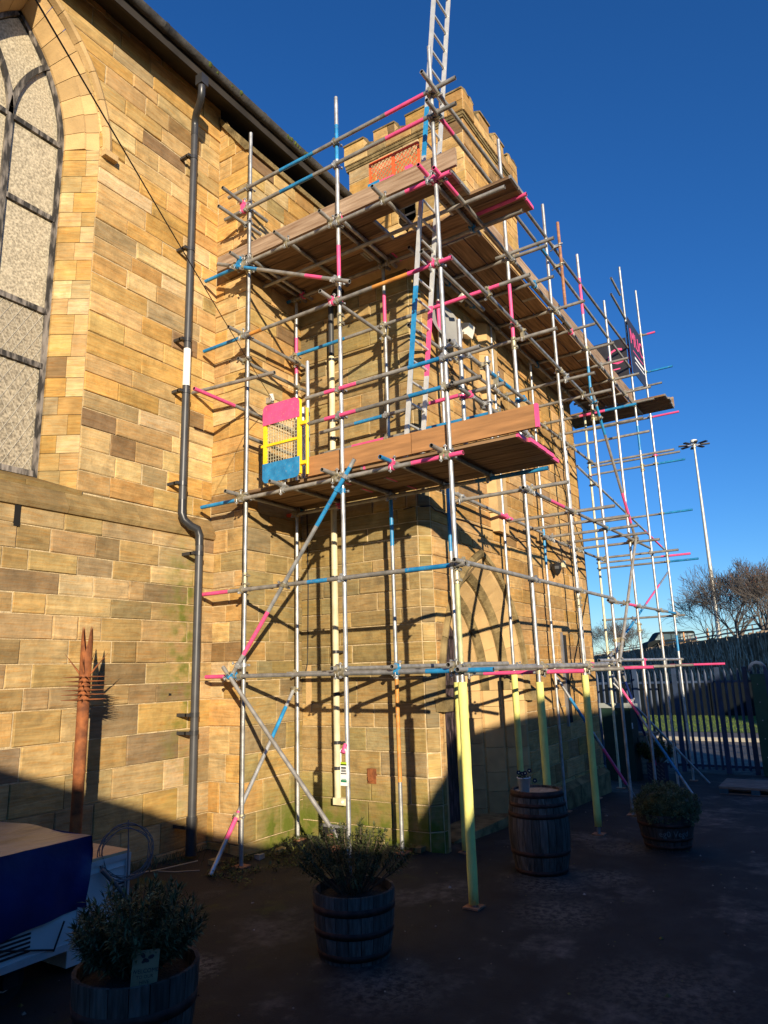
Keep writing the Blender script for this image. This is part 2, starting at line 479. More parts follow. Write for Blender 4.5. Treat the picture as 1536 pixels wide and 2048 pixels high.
class MB:
    def __init__(s):
        s.v, s.f, s.m, s.mats, s.sm, s.tone = [], [], [], [], [], []
        s.cur = None

    def mi(s, name):
        if name not in s.mats:
            s.mats.append(name)
        return s.mats.index(name)

    def add(s, vs, fs, mat, smooth=False, tone=None):
        b = len(s.v)
        s.v += [tuple(float(c) for c in p) for p in vs]
        i = s.mi(mat)
        for f in fs:
            s.f.append(tuple(b + j for j in f))
            s.m.append(i)
            s.sm.append(smooth)
            if tone is not None:
                s.tone.append(tone)
        return s

    def box(s, a, b, mat):
        (x0, y0, z0), (x1, y1, z1) = a, b
        vs = [(x0, y0, z0), (x1, y0, z0), (x1, y1, z0), (x0, y1, z0), (x0, y0, z1), (x1, y0, z1), (x1, y1, z1), (x0, y1, z1)]
        return s.add(vs, BOXF, mat)

    def obox(s, c, ax, mat):
        """box from centre c and three half-axis vectors"""
        c = np.array(c, float)
        a, b, e = [np.array(q, float) for q in ax]
        vs = [c - a - b - e, c + a - b - e, c + a + b - e, c - a + b - e, c - a - b + e, c + a - b + e, c + a + b + e, c - a + b + e]
        return s.add(vs, BOXF, mat)

    def bar(s, p, q, wd, th, mat, up=(0, 0, 1)):
        """rectangular bar from p to q"""
        p, q = np.array(p, float), np.array(q, float)
        d = q - p
        L = np.linalg.norm(d)
        d /= L
        u = np.array(up, float)
        sd = np.cross(d, u)
        if np.linalg.norm(sd) < 1e-4:
            sd = np.cross(d, (1, 0, 0))
        sd /= np.linalg.norm(sd)
        n = np.cross(sd, d)
        return s.obox((p + q) / 2, (d * L / 2, sd * wd / 2, n * th / 2), mat)

    def tube(s, p, q, r_, mat, n=8, r2=None, caps=True, smooth=True):
        p, q = np.array(p, float), np.array(q, float)
        a, b = perp(q - p)
        r2 = r_ if r2 is None else r2
        vs = []
        for c, rr in ((p, r_), (q, r2)):
            for i in range(n):
                t = 2 * math.pi * i / n
                vs.append(c + rr * (a * math.cos(t) + b * math.sin(t)))
        s.add(vs, [(i, (i + 1) % n, n + (i + 1) % n, n + i) for i in range(n)], mat, smooth)
        if caps:
            s.add(vs[:n], [tuple(range(n - 1, -1, -1))], mat)
            s.add(vs[n:], [tuple(range(n))], mat)
        return s

    def path(s, pts, r_, mat, n=8):
        """smooth swept tube through points"""
        pts = [np.array(p, float) for p in pts]
        rings = []
        a = None
        for i, p in enumerate(pts):
            d = pts[min(i + 1, len(pts) - 1)] - pts[max(i - 1, 0)]
            d /= max(np.linalg.norm(d), 1e-9)
            if a is None:
                a, b = perp(d)
            else:
                a = a - d * (a @ d)
                a /= np.linalg.norm(a)
                b = np.cross(d, a)
            rr = r_[i] if isinstance(r_, (list, tuple)) else r_
            rings.append([p + rr * (a * math.cos(2 * math.pi * k_ / n) + b * math.sin(2 * math.pi * k_ / n)) for k_ in range(n)])
        vs = [v for rg in rings for v in rg]
        fs = [(i * n + k_, i * n + (k_ + 1) % n, (i + 1) * n + (k_ + 1) % n, (i + 1) * n + k_) for i in range(len(pts) - 1) for k_ in range(n)]
        s.add(vs, fs, mat, True)
        s.add(rings[0], [tuple(range(n - 1, -1, -1))], mat)
        s.add(rings[-1], [tuple(range(n))], mat)
        return s

    def prism(s, poly, ext, mat):
        """extrude a planar polygon (3D points) by a vector"""
        n = len(poly)
        p = [np.array(q, float) for q in poly]
        e = np.array(ext, float)
        vs = p + [q + e for q in p]
        fs = [tuple(range(n - 1, -1, -1)), tuple(range(n, 2 * n))] + [(i, (i + 1) % n, n + (i + 1) % n, n + i) for i in range(n)]
        return s.add(vs, fs, mat)

    def lathe(s, c, prof, mat, n=24, smooth=True):
        c = np.array(c, float)
        vs = [c + (rr * math.cos(2 * math.pi * i / n), rr * math.sin(2 * math.pi * i / n), z) for rr, z in prof for i in range(n)]
        fs = [(j * n + i, j * n + (i + 1) % n, (j + 1) * n + (i + 1) % n, (j + 1) * n + i) for j in range(len(prof) - 1) for i in range(n)]
        return s.add(vs, fs, mat, smooth)

    def build(s, name, parent=None, kind=None, label=None, cat=None, group=None, origin=None):
        me = bpy.data.meshes.new(name)
        V = np.array(s.v)
        lo, hi = V.min(0), V.max(0)
        o = np.array(origin, float) if origin is not None else np.array([(lo[0] + hi[0]) / 2, (lo[1] + hi[1]) / 2, lo[2]])
        me.from_pydata([tuple(v) for v in (V - o)], [], s.f)
        for n_ in s.mats:
            me.materials.append(MATS[n_])
        me.polygons.foreach_set('material_index', s.m)
        me.polygons.foreach_set('use_smooth', s.sm)
        if s.tone:
            at = me.attributes.new('tone', 'FLOAT_COLOR', 'FACE')
            at.data.foreach_set('color', np.array(s.tone, float).ravel())
        me.update()
        return link(name, me, o, parent, kind, label, cat, group)


def link(name, me, o, parent=None, kind=None, label=None, cat=None, group=None):
    ob = bpy.data.objects.new(name, me)
    COL.objects.link(ob)
    WL[ob.name] = np.array(o, float)
    if parent is not None:
        ob.parent = parent
        ob.location = tuple(WL[ob.name] - WL[parent.name])
    else:
        ob.location = tuple(o)
    for k_, v in (('kind', kind), ('label', label), ('category', cat), ('group', group)):
        if v:
            ob[k_] = v
    return ob


def thing(name, label, cat, loc, group=None):
    return link(name, None, loc, None, None, label, cat, group)


BOXF = [(0, 3, 2, 1), (4, 5, 6, 7), (0, 1, 5, 4), (1, 2, 6, 5), (2, 3, 7, 6), (3, 0, 4, 7)]


def perp(d):
    d = np.array(d, float)
    d = d / max(np.linalg.norm(d), 1e-9)
    h = np.array([0, 0, 1.0]) if abs(d[2]) < 0.9 else np.array([1.0, 0, 0])
    a = np.cross(d, h)
    a /= np.linalg.norm(a)
    return a, np.cross(d, a)


def text_mesh(txt, size, mat, origin, ux, uy, ext=0.002, align='CENTER'):
    """flat lettering laid on a plane: ux, uy unit vectors of the plane"""
    c = bpy.data.curves.new('lettering', 'FONT')
    c.body = txt
    c.size = size
    c.align_x = align
    c.align_y = 'CENTER'
    c.extrude = ext
    c.resolution_u = 2
    o = bpy.data.objects.new('tmp', c)
    COL.objects.link(o)
    bpy.context.view_layer.update()
    me = bpy.data.meshes.new_from_object(o.evaluated_get(bpy.context.evaluated_depsgraph_get()))
    bpy.data.objects.remove(o)
    ux, uy = np.array(ux, float), np.array(uy, float)
    uz = np.cross(ux, uy)
    mb = MB()
    O = np.array(origin, float)
    mb.add([O + v.co.x * ux + v.co.y * uy + v.co.z * uz for v in me.vertices], [tuple(p.vertices) for p in me.polygons], mat)
    bpy.data.meshes.remove(me)
    bpy.data.curves.remove(c)
    return mb


def sstep(x, a, b):
    t = min(max((x - a) / (b - a), 0), 1)
    return t * t * (3 - 2 * t)


def gz(x, y):
    """ground height"""
    z = -0.036 * max(0, min(x, 18.5) - 7.0)
    z -= 0.25 * sstep(x, 22, 30)
    nearA = sstep(y, 5.6, 6.6) * (1 - sstep(x, 6.4, 7.4))
    nearC = sstep(x, 6.7, 7.4) * (1 - sstep(x, 7.9, 8.6)) * sstep(y, 3.9, 4.5)
    return z + 0.09 * max(nearA, nearC)

# ------------------------------------------------------------------ ground and far setting
def build_ground():
    xs = [-500, -150, -60, -25, -12, -6] + list(np.arange(-3, 9.6, 0.35)) + list(np.arange(10, 19, 1.0)) + [19, 22, 24, 26, 28, 30, 34, 40, 60, 120, 300, 900]
    ys = [-900, -300, -100, -40, -20, -10, -6] + list(np.arange(-4, 7.7, 0.35)) + [8.5, 10, 14, 20, 40, 100, 300, 900]
    rng = random.Random(3)
    mb = MB()
    vs = [(x, y, gz(x, y) + (rng.uniform(-0.006, 0.006) if 0 < x < 12 and -2 < y < 7 else 0)) for y in ys for x in xs]
    n = len(xs)
    fs = [(j * n + i, j * n + i + 1, (j + 1) * n + i + 1, (j + 1) * n + i) for j in range(len(ys) - 1) for i in range(n - 1)]
    mb.add(vs, fs, 'asphalt', True)
    mb.build('ground', kind='structure', origin=(0, 0, 0))

    def strip(name, x0, x1, mat, dz):
        m = MB()
        ys_ = [-60, -20, 0, 10, 20, 40, 80]
        xs_ = list(np.linspace(x0, x1, 6))
        m.add([(x, y, gz(x, y) + dz) for y in ys_ for x in xs_],
              [(j * 6 + i, j * 6 + i + 1, (j + 1) * 6 + i + 1, (j + 1) * 6 + i) for j in range(6) for i in range(5)], mat)
        m.build(name, kind='structure', origin=(x0, 0, -0.5))
    strip('road', 19.0, 26.4, 'lane', 0.005)
    m = MB()
    m.box((26.4, -60, -0.9), (26.62, 80, gz(26.5, 0) + 0.13), 'kerbstone')
    m.build('kerb', kind='structure')
    strip('pavement', 26.62, 29.6, 'path', 0.11)
    strip('verge', 29.6, 38.4, 'grass', 0.12)
    # grass blades on the verge
    g = MB()
    rng = random.Random(5)
    for _ in range(9000):
        x, y = rng.uniform(29.7, 38.0), rng.uniform(-3, 14)
        z = gz(x, y) + 0.12
        a = rng.uniform(0, 6.28)
        h, wd = rng.uniform(0.03, 0.09), 0.012
        dx, dy = math.cos(a) * wd, math.sin(a) * wd
        g.add([(x - dx, y - dy, z), (x + dx, y + dy, z), (x + rng.uniform(-.06, .06), y + rng.uniform(-.06, .06), z + h)], [(0, 1, 2)], 'grass')
    g.build('grass', kind='stuff', label='sunlit grass on the verge beyond the blue fence', cat='grass')
    # raised road behind
    A0 = onD((1700, 1268), 34.8); A1 = onD((1180, 1322), 155.0)
    A0[2] = A1[2] = 0
    dirw = (A1 - A0) / np.linalg.norm(A1 - A0)
    nb = np.array([dirw[1], -dirw[0], 0])          # away from the camera side
    if nb[:2] @ (A0 - CAM)[:2] < 0:
        nb = -nb
    e = MB()
    L = np.linalg.norm(A1 - A0)
    P0, P1 = A0 - dirw * 40, A1 + dirw * 120
    top = 3.68
    e.add([P0 + nb * .8 + (0, 0, -1), P1 + nb * .8 + (0, 0, -1), P1 + nb * .8 + (0, 0, top), P0 + nb * .8 + (0, 0, top),
           P1 + nb * 200 + (0, 0, top), P0 + nb * 200 + (0, 0, top)], [(0, 1, 2, 3), (3, 2, 4, 5)], 'path')
    e.build('terrain', kind='structure')
    return A0, A1, dirw, nb, top


A0, A1, WDIR, WN, WTOP = build_ground()

# ------------------------------------------------------------------ masonry
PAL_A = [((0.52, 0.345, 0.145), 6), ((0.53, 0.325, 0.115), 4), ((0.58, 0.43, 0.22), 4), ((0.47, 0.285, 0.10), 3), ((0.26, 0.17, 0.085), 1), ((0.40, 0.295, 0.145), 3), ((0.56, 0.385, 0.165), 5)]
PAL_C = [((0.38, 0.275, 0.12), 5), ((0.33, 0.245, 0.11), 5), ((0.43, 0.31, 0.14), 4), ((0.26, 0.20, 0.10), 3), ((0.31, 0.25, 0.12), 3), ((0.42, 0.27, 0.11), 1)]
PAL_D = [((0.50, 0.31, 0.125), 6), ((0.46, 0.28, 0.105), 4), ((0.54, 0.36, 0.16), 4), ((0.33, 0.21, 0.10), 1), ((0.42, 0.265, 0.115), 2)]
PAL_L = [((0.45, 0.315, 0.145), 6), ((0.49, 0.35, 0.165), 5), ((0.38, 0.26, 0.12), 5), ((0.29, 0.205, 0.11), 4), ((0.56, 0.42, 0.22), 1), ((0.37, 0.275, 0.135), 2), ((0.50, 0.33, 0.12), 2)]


def pick(pal, rng):
    t = rng.uniform(0, sum(w_ for _, w_ in pal))
    for c, w_ in pal:
        t -= w_
        if t <= 0:
            break
    v = rng.uniform(0.86, 1.14)
    return (min(c[0] * v * rng.uniform(.97, 1.03), 1), c[1] * v, c[2] * v * rng.uniform(.88, 1.12), rng.random())


def courses(z0, z1, rules, seed):
    rng = random.Random(seed)
    out, z = [], z0
    while z < z1 - 0.02:
        for lim, a, b in rules:
            if z < lim:
                h = rng.uniform(a, b)
                break
        if z1 - (z + h) < 0.09:
            h = z1 - z
        out.append((z, min(z + h, z1)))
        z += h
    return out


class Wall:
    """coursed ashlar: collects separate blocks and a mortar bed behind them"""

    def __init__(s):
        s.blocks = []
        s.bed = MB()

    def block(s, q, O, U, N, tone, rng, out=None, bed=True):
        """q: four (u,v) corners BL,BR,TR,TL; face frame O,U,N"""
        O, U, N = np.array(O, float), np.array(U, float), np.array(N, float)
        V = np.array([0, 0, 1.0])
        q = np.array(q, float)
        if bed:
            p = [O + U * a + V * b for a, b in q]
            s.bed.add(p, [(0, 1, 2, 3)], 'mortar')
        cx = q.mean(0)
        wd = max(q[1][0] - q[0][0], q[2][0] - q[3][0])
        ht = max(q[3][1] - q[0][1], q[2][1] - q[1][1])
        if wd < 0.03 or ht < 0.03:
            return
        g = 0.005

        def inset(a):
            r_ = []
            for (u, v) in q:
                du, dv = u - cx[0], v - cx[1]
                r_.append((u - math.copysign(min(a, abs(du)), du) if abs(du) > 1e-6 else u, v - math.copysign(min(a, abs(dv)), dv) if abs(dv) > 1e-6 else v))
            return r_
        out = rng.uniform(0.006, 0.021) if out is None else out
        ch = rng.uniform(0.004, 0.012)
        e0 = inset(g)
        jj = lambda: rng.uniform(-0.0045, 0.0045)
        e1 = [(u + jj(), v + jj()) for u, v in inset(g + ch)]
        vs = [O + U * a + V * b - N * 0.012 for a, b in e0]
        vs += [O + U * a + V * b + N * (out - ch) for a, b in e0]
        vs += [O + U * a + V * b + N * (out + jj()) for a, b in e1]
        m_ = np.array(e1).mean(0)
        vs.append(O + U * m_[0] + V * m_[1] + N * (out + rng.uniform(-0.004, 0.006)))
        fs = []
        for i in range(4):
            j = (i + 1) % 4
            fs += [(i, j, 4 + j, 4 + i), (4 + i, 4 + j, 8 + j, 8 + i), (8 + i, 8 + j, 12)]
        c3 = O + U * cx[0] + V * cx[1]
        s.blocks.append((vs, fs, tone, c3, wd * ht, U, N))

    def face(s, O, U, N, u0, u1, crs, pal, seed, wr=(0.28, 0.72), opening=None, quoin=(False, False)):
        """opening: (uc, f(v)->half width)"""
        rng = random.Random(seed)
        prev = []
        for ci, (v0, v1) in enumerate(crs):
            ivs = [((u0, u0), (u1, u1))]
            if opening:
                uc, fn = opening
                h0, h1 = fn(v0 + 1e-4), fn(v1 - 1e-4)
                if h0 > 0 or h1 > 0:
                    ivs = [((u0, u0), (uc - h0, uc - h1)), ((uc + h0, uc + h1), (u1, u1))]
            joints = []
            for (l0, l1), (r0, r1) in ivs:
                a, b = max(l0, l1), min(r0, r1)
                if max(r0 - l0, r1 - l1) < 0.02:
                    continue
                cuts = []
                u = a
                first = True
                while True:
                    wdt = rng.uniform(*wr) * (0.75 if rng.random() < 0.3 else 1)
                    if first and quoin[0] and a == u0:
                        wdt = 0.42 if ci % 2 else 0.24
                    first = False
                    if u + wdt > b - 0.14:
                        break
                    c = u + wdt
                    for pj in prev:
                        if abs(pj - c) < 0.06:
                            c += 0.09
                    if c > b - 0.14:
                        break
                    cuts.append(c)
                    u = c
                joints += cuts
                bl = [(l0, l1)] + [(c, c) for c in cuts] + [(r0, r1)]
                for (x0, x1), (y0, y1) in zip(bl[:-1], bl[1:]):
                    s.block([(x0, v0), (y0, v0), (y1, v1), (x1, v1)], O, U, N, pick(pal, rng), rng)
            prev = joints

    def finish(s, root, name, limit=300, keep=None):
        wall = s.bed.build(name, parent=root, origin=WL[root.name])
        sc_ = []
        for i, (vs, fs, tone, c, ar, U, N) in enumerate(s.blocks):
            (px, py), dep = toPx(c)
            vis = -60 < px < 1600 and -60 < py < 2110
            view = np.array(CAM) - c
            cosv = max(0.02, float(view @ N) / np.linalg.norm(view))
            sc_.append((ar * cosv / dep ** 2 if vis else -1, i))
        sc_.sort(reverse=True)
        top = set(i for v, i in sc_[:limit] if v > 0)
        rest = MB()
        for i, (vs, fs, tone, c, ar, U, N) in enumerate(s.blocks):
            if i in top:
                mb = MB()
                mb.add(vs, fs, 'stone', tone=tone)
                mb.build('stone_block', parent=wall, origin=c)
            else:
                rest.add(vs, fs, 'stone', tone=tone)
        if rest.f:
            rest.build('stonework', parent=wall, kind='stuff', origin=WL[root.name])
        return wall


def arch_pt(uc, zs, o, c, side, t):
    """point on a pointed arch of half span o, arc centre offset c; t<0: down the jamb (metres), 0..1 up the arc"""
    if t <= 0:
        return uc + side * o, zs + t
    R = o + c
    am = math.acos(c / R)
    a = am * t
    return uc + side * (-c + R * math.cos(a)), zs + R * math.sin(a)


def arch_half(zs, o, c, sill):
    def fn(v):
        if v < sill:
            return 0
        if v <= zs:
            return o
        R = o + c
        h = v - zs
        if h >= math.sqrt(R * R - c * c):
            return 0
        return math.sqrt(R * R - h * h) - c
    return fn


def sweep_piece(parent, name, uc, zs, side, t0, t1, prof, yfun, mat, steps=4, gap=0.004):
    """one voussoir or jamb stone; prof: list of (o, c, depthY); y = depth"""
    mb = MB()
    g = gap if t1 <= 0 else gap / 2.0
    ts = np.linspace(t0 + g, t1 - g, steps + 1)
    n = len(prof)
    vs = []
    for t in ts:
        for o, c, y in prof:
            u, z = arch_pt(uc, zs, o, c, side, t)
            vs.append((u, y, z))
    fs = []
    for i in range(steps):
        for j in range(n - 1):
            q = (i * n + j, i * n + j + 1, (i + 1) * n + j + 1, (i + 1) * n + j)
            fs.append(q if side < 0 else q[::-1])
    fs.append(tuple(range(n)))
    fs.append(tuple(steps * n + j for j in range(n)))
    mb.add(vs, fs, mat)
    return mb.build(name, parent=parent)


# ---- levels
YA, YAL, XB1, YB2, XC, YD, XDE = 6.72, 6.65, 6.33, 6.13, 7.45, 4.155, 13.77
nave = thing('church_nave', 'yellow sandstone church nave with tall pointed window, dark gutter and downpipe', 'church', (5, 7.2, 0))


def build_nave():
    W = Wall()
    cl = courses(-0.15, 3.74, [(1.75, 0.28, 0.35), (9, 0.20, 0.255)], 11)
    cu = courses(4.03, 10.36, [(20, 0.20, 0.28)], 12)
    uc, zs, sill = 3.50, 8.263, 4.165
    SO = 4.0                                              # the opening starts below the sill slope
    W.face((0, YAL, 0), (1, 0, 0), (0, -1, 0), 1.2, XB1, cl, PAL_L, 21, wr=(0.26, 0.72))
    W.face((0, YA, 0), (1, 0, 0), (0, -1, 0), 1.2, XB1, cu, PAL_A, 22, wr=(0.34, 0.85), opening=(uc, arch_half(zs, 0.893, 1.06, SO)))
    # return of the projecting bay and its front
    cb = courses(-0.15, 3.86, [(1.75, 0.28, 0.35), (9, 0.20, 0.255)], 11)
    cb2 = courses(3.86, 9.36, [(20, 0.20, 0.28)], 13)
    cb3 = courses(9.36, 10.10, [(20, 0.185, 0.25)], 14)
    W.face((XB1, 0, 0), (0, -1, 0), (-1, 0, 0), -YA, -YB2, cb + cb2, PAL_A, 23, wr=(0.22, 0.46))
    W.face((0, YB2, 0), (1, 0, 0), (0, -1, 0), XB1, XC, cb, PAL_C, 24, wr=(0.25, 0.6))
    W.face((0, YB2, 0), (1, 0, 0), (0, -1, 0), XB1, 9.6, cb2, PAL_A, 25)
    rb = random.Random(26)
    ys = lambda z_: YB2 + (z_ - 9.36) / (10.10 - 9.36) * (YA - YB2)
    for v0, v1 in cb3:
        um = -(YA - (YA - ys(v0)) * rb.uniform(.4, .6))
        W.block([(-YA, v0), (um, v0), (min(um, -ys(v1)), v1), (-YA, v1)], (XB1, 0, 0), (0, -1, 0), (-1, 0, 0), pick(PAL_A, rb), rb)
        if um < -ys(v1):
            W.block([(um, v0), (-ys(v0), v0), (-ys(v1), v1), (um, v1)], (XB1, 0, 0), (0, -1, 0), (-1, 0, 0), pick(PAL_A, rb), rb)
        else:
            W.block([(um, v0), (-ys(v0), v0), (um + .002, v1), (um, v1)], (XB1, 0, 0), (0, -1, 0), (-1, 0, 0), pick(PAL_A, rb), rb)
    wall = W.finish(nave, 'wall', 300)
    k_ = MB()
    k_.box((4.75, YA + 0.5, -0.2), (9.6, YA + 1.0, 10.45), 'mortar')
    k_.build('wall_core', parent=nave)
    k_ = MB()
    k_.box((1.2, YA + 0.52, -0.2), (4.75, YA + 1.0, 4.0), 'mortar')
    k_.build('wall_core', parent=nave)
    # string course with weathered slope under the window
    rng = random.Random(4)
    x = 1.2
    while x < XB1 - 0.02:
        x2 = min(x + rng.uniform(0.55, 0.95), XB1)
        m = MB()
        prof = [(YAL + .02, 3.73), (YAL - 0.035, 3.745), (YAL - 0.05, 3.80), (YA + 0.01, 4.03)]
        m.add([(x + .003, y, z) for y, z in prof] + [(x2 - .003, y, z) for y, z in prof],
              [(0, 1, 5, 4), (1, 2, 6, 5), (2, 3, 7, 6), (0, 1, 2, 3), (7, 6, 5, 4)], 'stone', tone=pick([((.30, .215, .095), 2), ((.25, .175, .08), 2), ((.36, .25, .11), 1)], rng))
        m.build('string_course', parent=wall)
        x = x2
    m = MB()
    m.add([(1.2, YA, 3.7), (XB1, YA, 3.7), (XB1, YA, 4.035), (1.2, YA, 4.035)], [(0, 1, 2, 3)], 'mortar')
    m.build('wall_bed', parent=wall)
    for i in range(3):                                    # sloping sill stones
        xa, xb = uc - .95 + i * .633, uc - .95 + (i + 1) * .633
        m = MB()
        prof = [(YA - .02, 3.98), (YA - .03, 4.035), (YA + .40, 4.20), (YA + .40, 3.98)]
        m.add([(xa + .003, y, z) for y, z in prof] + [(xb - .003, y, z) for y, z in prof],
              [(0, 1, 5, 4), (1, 2, 6, 5), (0, 1, 2, 3), (7, 6, 5, 4)], 'stone', tone=pick([((.30, .215, .095), 2), ((.25, .18, .085), 2)], rng))
        m.build('sill', parent=wall)
    # ---------------- window
    win = MB()
    win.add([(uc - 1.1, YA + 0.46, 3.9), (uc + 1.1, YA + 0.46, 3.9), (uc + 1.1, YA + 0.46, 10), (uc - 1.1, YA + 0.46, 10)], [(0, 1, 2, 3)], 'void')
    wo = win.build('window', parent=nave)
    prof = [(0.893, 1.06, YA - 0.004), (0.66, 1.3, YA + 0.33), (0.66, 1.3, YA + 0.45)]
    for side in (-1, 1):
        z = SO + .03 - zs
        rg = random.Random(9 if side > 0 else 10)
        k2 = 0
        while z < -0.02:
            h = min(rg.uniform(0.19, 0.27), -z)
            if -z - h < 0.08:
                h = -z
            # two stones across each reveal course
            f = rg.uniform(0.35, 0.65)
            a, b = prof[0], prof[1]
            mid = (a[0] + (b[0] - a[0]) * f, a[1] + (b[1] - a[1]) * f, a[2] + (b[2] - a[2]) * f)
            tn = pick(PAL_A, rg)
            for pr in ([a, mid], [mid, prof[1], prof[2]]):
                mb = MB()
                vs = []
                for t in (z + .003, z + h - .003):
                    for i, (o, c, y) in enumerate(pr):
                        u, zz = arch_pt(uc, zs, o, c, side, t)
                        vs.append((u + side * (-0.003 if i == 0 else 0.0), y, zz))
                n = len(pr)
                fs = [(j, j + 1, n + j + 1, n + j) if side < 0 else (n + j, n + j + 1, j + 1, j) for j in range(n - 1)]
                mb.add(vs, fs, 'stone', tone=pick(PAL_A, rg))
                mb.build('jamb_stone', parent=wo)
            z += h
        tt = np.linspace(0, 1, 9)
        for a, b in zip(tt[:-1], tt[1:]):
            sweep_piece(wo, 'voussoir', uc, zs, side, a, b, [(0.915, 1.05, YA - 0.01), (0.80, 1.15, YA + 0.12), (0.775, 1.17, YA + 0.12), (0.66, 1.3, YA + 0.33), (0.66, 1.3, YA + 0.45)], None, 'dressed', steps=4)
        # hood mould with label stop
        tt = np.linspace(0, 1, 7)
        for a, b in zip(tt[:-1], tt[1:]):
            sweep_piece(wo, 'hood_mould', uc, zs, side, a, b, [(1.04, 0.86, YA + .02), (1.03, 0.86, YA - 0.05), (0.985, 0.88, YA - 0.075), (0.93, 0.93, YA - 0.06), (0.905, 0.97, YA + .02)], None, 'dressed', steps=4)
        m = MB()
        m.box((uc + side * 1.0 - 0.09, YA - 0.10, zs - 0.08), (uc + side * 1.0 + 0.09, YA + 0.02, zs), 'dressed')
        m.build('label_stop', parent=wo)
        # frame along the reveal
        m = MB()
        pts = []
        for t in list(np.linspace(sill - zs, 0, 10)) + list(np.linspace(0.05, 1, 12)):
            pts.append(arch_pt(uc, zs, 0.66, 1.3, side, t))
        for (u0, z0), (u1, z1) in zip(pts[:-1], pts[1:]):
            m.add([(u0, YA + .36, z0), (u1, YA + .36, z1), (u1 - side * .065, YA + .36, z1), (u0 - side * .065, YA + .36, z0),
                   (u0 - side * .065, YA + .44, z0), (u1 - side * .065, YA + .44, z1)], [(0, 1, 2, 3), (3, 2, 5, 4)], 'frame_paint')
        m.build('window_frame', parent=wo)
    # mullion, bars, Y tracery
    m = MB()
    m.box((uc - 0.035, YA + .345, sill), (uc + 0.035, YA + .44, zs + 0.05), 'frame_paint')
    m.build('mullion', parent=wo)
    for side in (-1, 1):
        m = MB()
        R = 0.66 + 0.55
        cx = uc + side * (R)          # arc springing from the mullion, leaning over the light
        pts = []
        for i in range(11):
            a = i / 10 * 1.02
            pts.append((cx - side * R * math.cos(a), zs + R * math.sin(a) * 1.12))
        pts = [(u, z) for u, z in pts if abs(u - uc) < arch_half(zs, 0.66, 1.3, sill)(z) + 0.02]
        for (u0, z0), (u1, z1) in zip(pts[:-1], pts[1:]):
            m.bar((u0, YA + .39, z0), (u1, YA + .39, z1), 0.06, 0.085, 'frame_paint', up=(0, 1, 0))
        m.build('tracery', parent=wo)
        for zb in (8.30, 7.30, 6.12, 5.46, 4.22):
            m = MB()
            a, b = sorted((uc + side * 0.02, uc + side * 0.61))
            m.box((a, YA + .35, zb - 0.032), (b, YA + .435, zb + 0.032), 'frame_paint')
            m.build('glazing_bar', parent=wo)
        # panes
        zb = [4.22, 5.46, 6.12, 7.30, 8.30]
        for i in range(4):
            m = MB()
            a, b = sorted((uc + side * 0.03, uc + side * 0.60))
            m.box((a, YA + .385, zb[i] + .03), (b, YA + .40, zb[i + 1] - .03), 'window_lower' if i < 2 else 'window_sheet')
            p = m.build('pane', parent=wo)
            if i < 2:                                     # diamond leading
                m = MB()
                z0, z1 = zb[i] + .03, zb[i + 1] - .03
                sp = 0.115
                for s_ in (-1, 1):
                    k3 = -14
                    while k3 < 24:
                        # line u = a + sp*k + s*0.6*(z - z0)
                        pts = []
                        ua = a + sp * k3
                        za = z0
                        uz = ua + s_ * 0.55 * (z1 - z0)
                        # clip to [a,b]
                        t0_, t1_ = 0.0, 1.0
                        d = uz - ua
                        lo, hi = (a - ua) / d, (b - ua) / d
                        if lo > hi:
                            lo, hi = hi, lo
                        t0_, t1_ = max(0, lo), min(1, hi)
                        if t1_ - t0_ > 0.01:
                            m.bar((ua + d * t0_, YA + .382, z0 + (z1 - z0) * t0_), (ua + d * t1_, YA + .382, z0 + (z1 - z0) * t1_), 0.0045, 0.006, 'lead', up=(0, 1, 0))
                        k3 += 1
                m.build('lead_lattice', parent=wo)
        m = MB()                                           # glass of the arched head
        pts = []
        fn = arch_half(zs, 0.60, 1.3, sill)
        for i in range(13):
            z = zs + .03 + (1.37) * i / 12
            pts.append((uc + side * fn(z), YA + .395, z))
        poly = [(uc, YA + .395, zs + .03)] + [p for p in pts if abs(p[0] - uc) > .02] + [(uc, YA + .395, zs + 1.38)]
        m.add(poly, [tuple(range(len(poly)))], 'window_sheet')
        m.build('pane', parent=wo)
    # narrow vent slot in the lower wall
    m = MB()
    c = onY((35, 1028), YAL - 0.02)
    m.box((c[0] - 0.03, YAL - 0.022, c[2] - 0.12), (c[0] + 0.03, YAL + 0.02, c[2] + 0.12), 'void')
    m.build('vent_slot', parent=nave)
    # ---------------- eaves: soffit, fascia, gutter, roof
    GY, GZ = 6.28, 10.22
    m = MB()
    m.add([(1.2, GY + .05, 10.08), (9.5, GY + .05, 10.08), (9.5, YA + .5, 10.50), (1.2, YA + .5, 10.50)], [(0, 1, 2, 3)], 'soffit')
    m.build('soffit', parent=nave)
    m = MB()
    m.box((1.2, GY + .02, 10.02), (9.5, GY + .055, 10.23), 'soffit')
    m.build('fascia', parent=nave)
    m = MB()
    m.prism([(XB1 - .05, YB2 - .06, 9.27), (XB1 - .05, YB2 - .08, 9.33), (XB1 - .05, YB2 - .02, 9.40), (XB1 - .05, YA + .02, 10.16), (XB1 - .05, YA + .02, 10.06), (XB1 - .05, YB2 + .03, 9.30)], (9.5 - XB1, 0, 0), 'dressed_dark')
    m.build('weathering', parent=nave)
    x = 1.2
    seg = 0
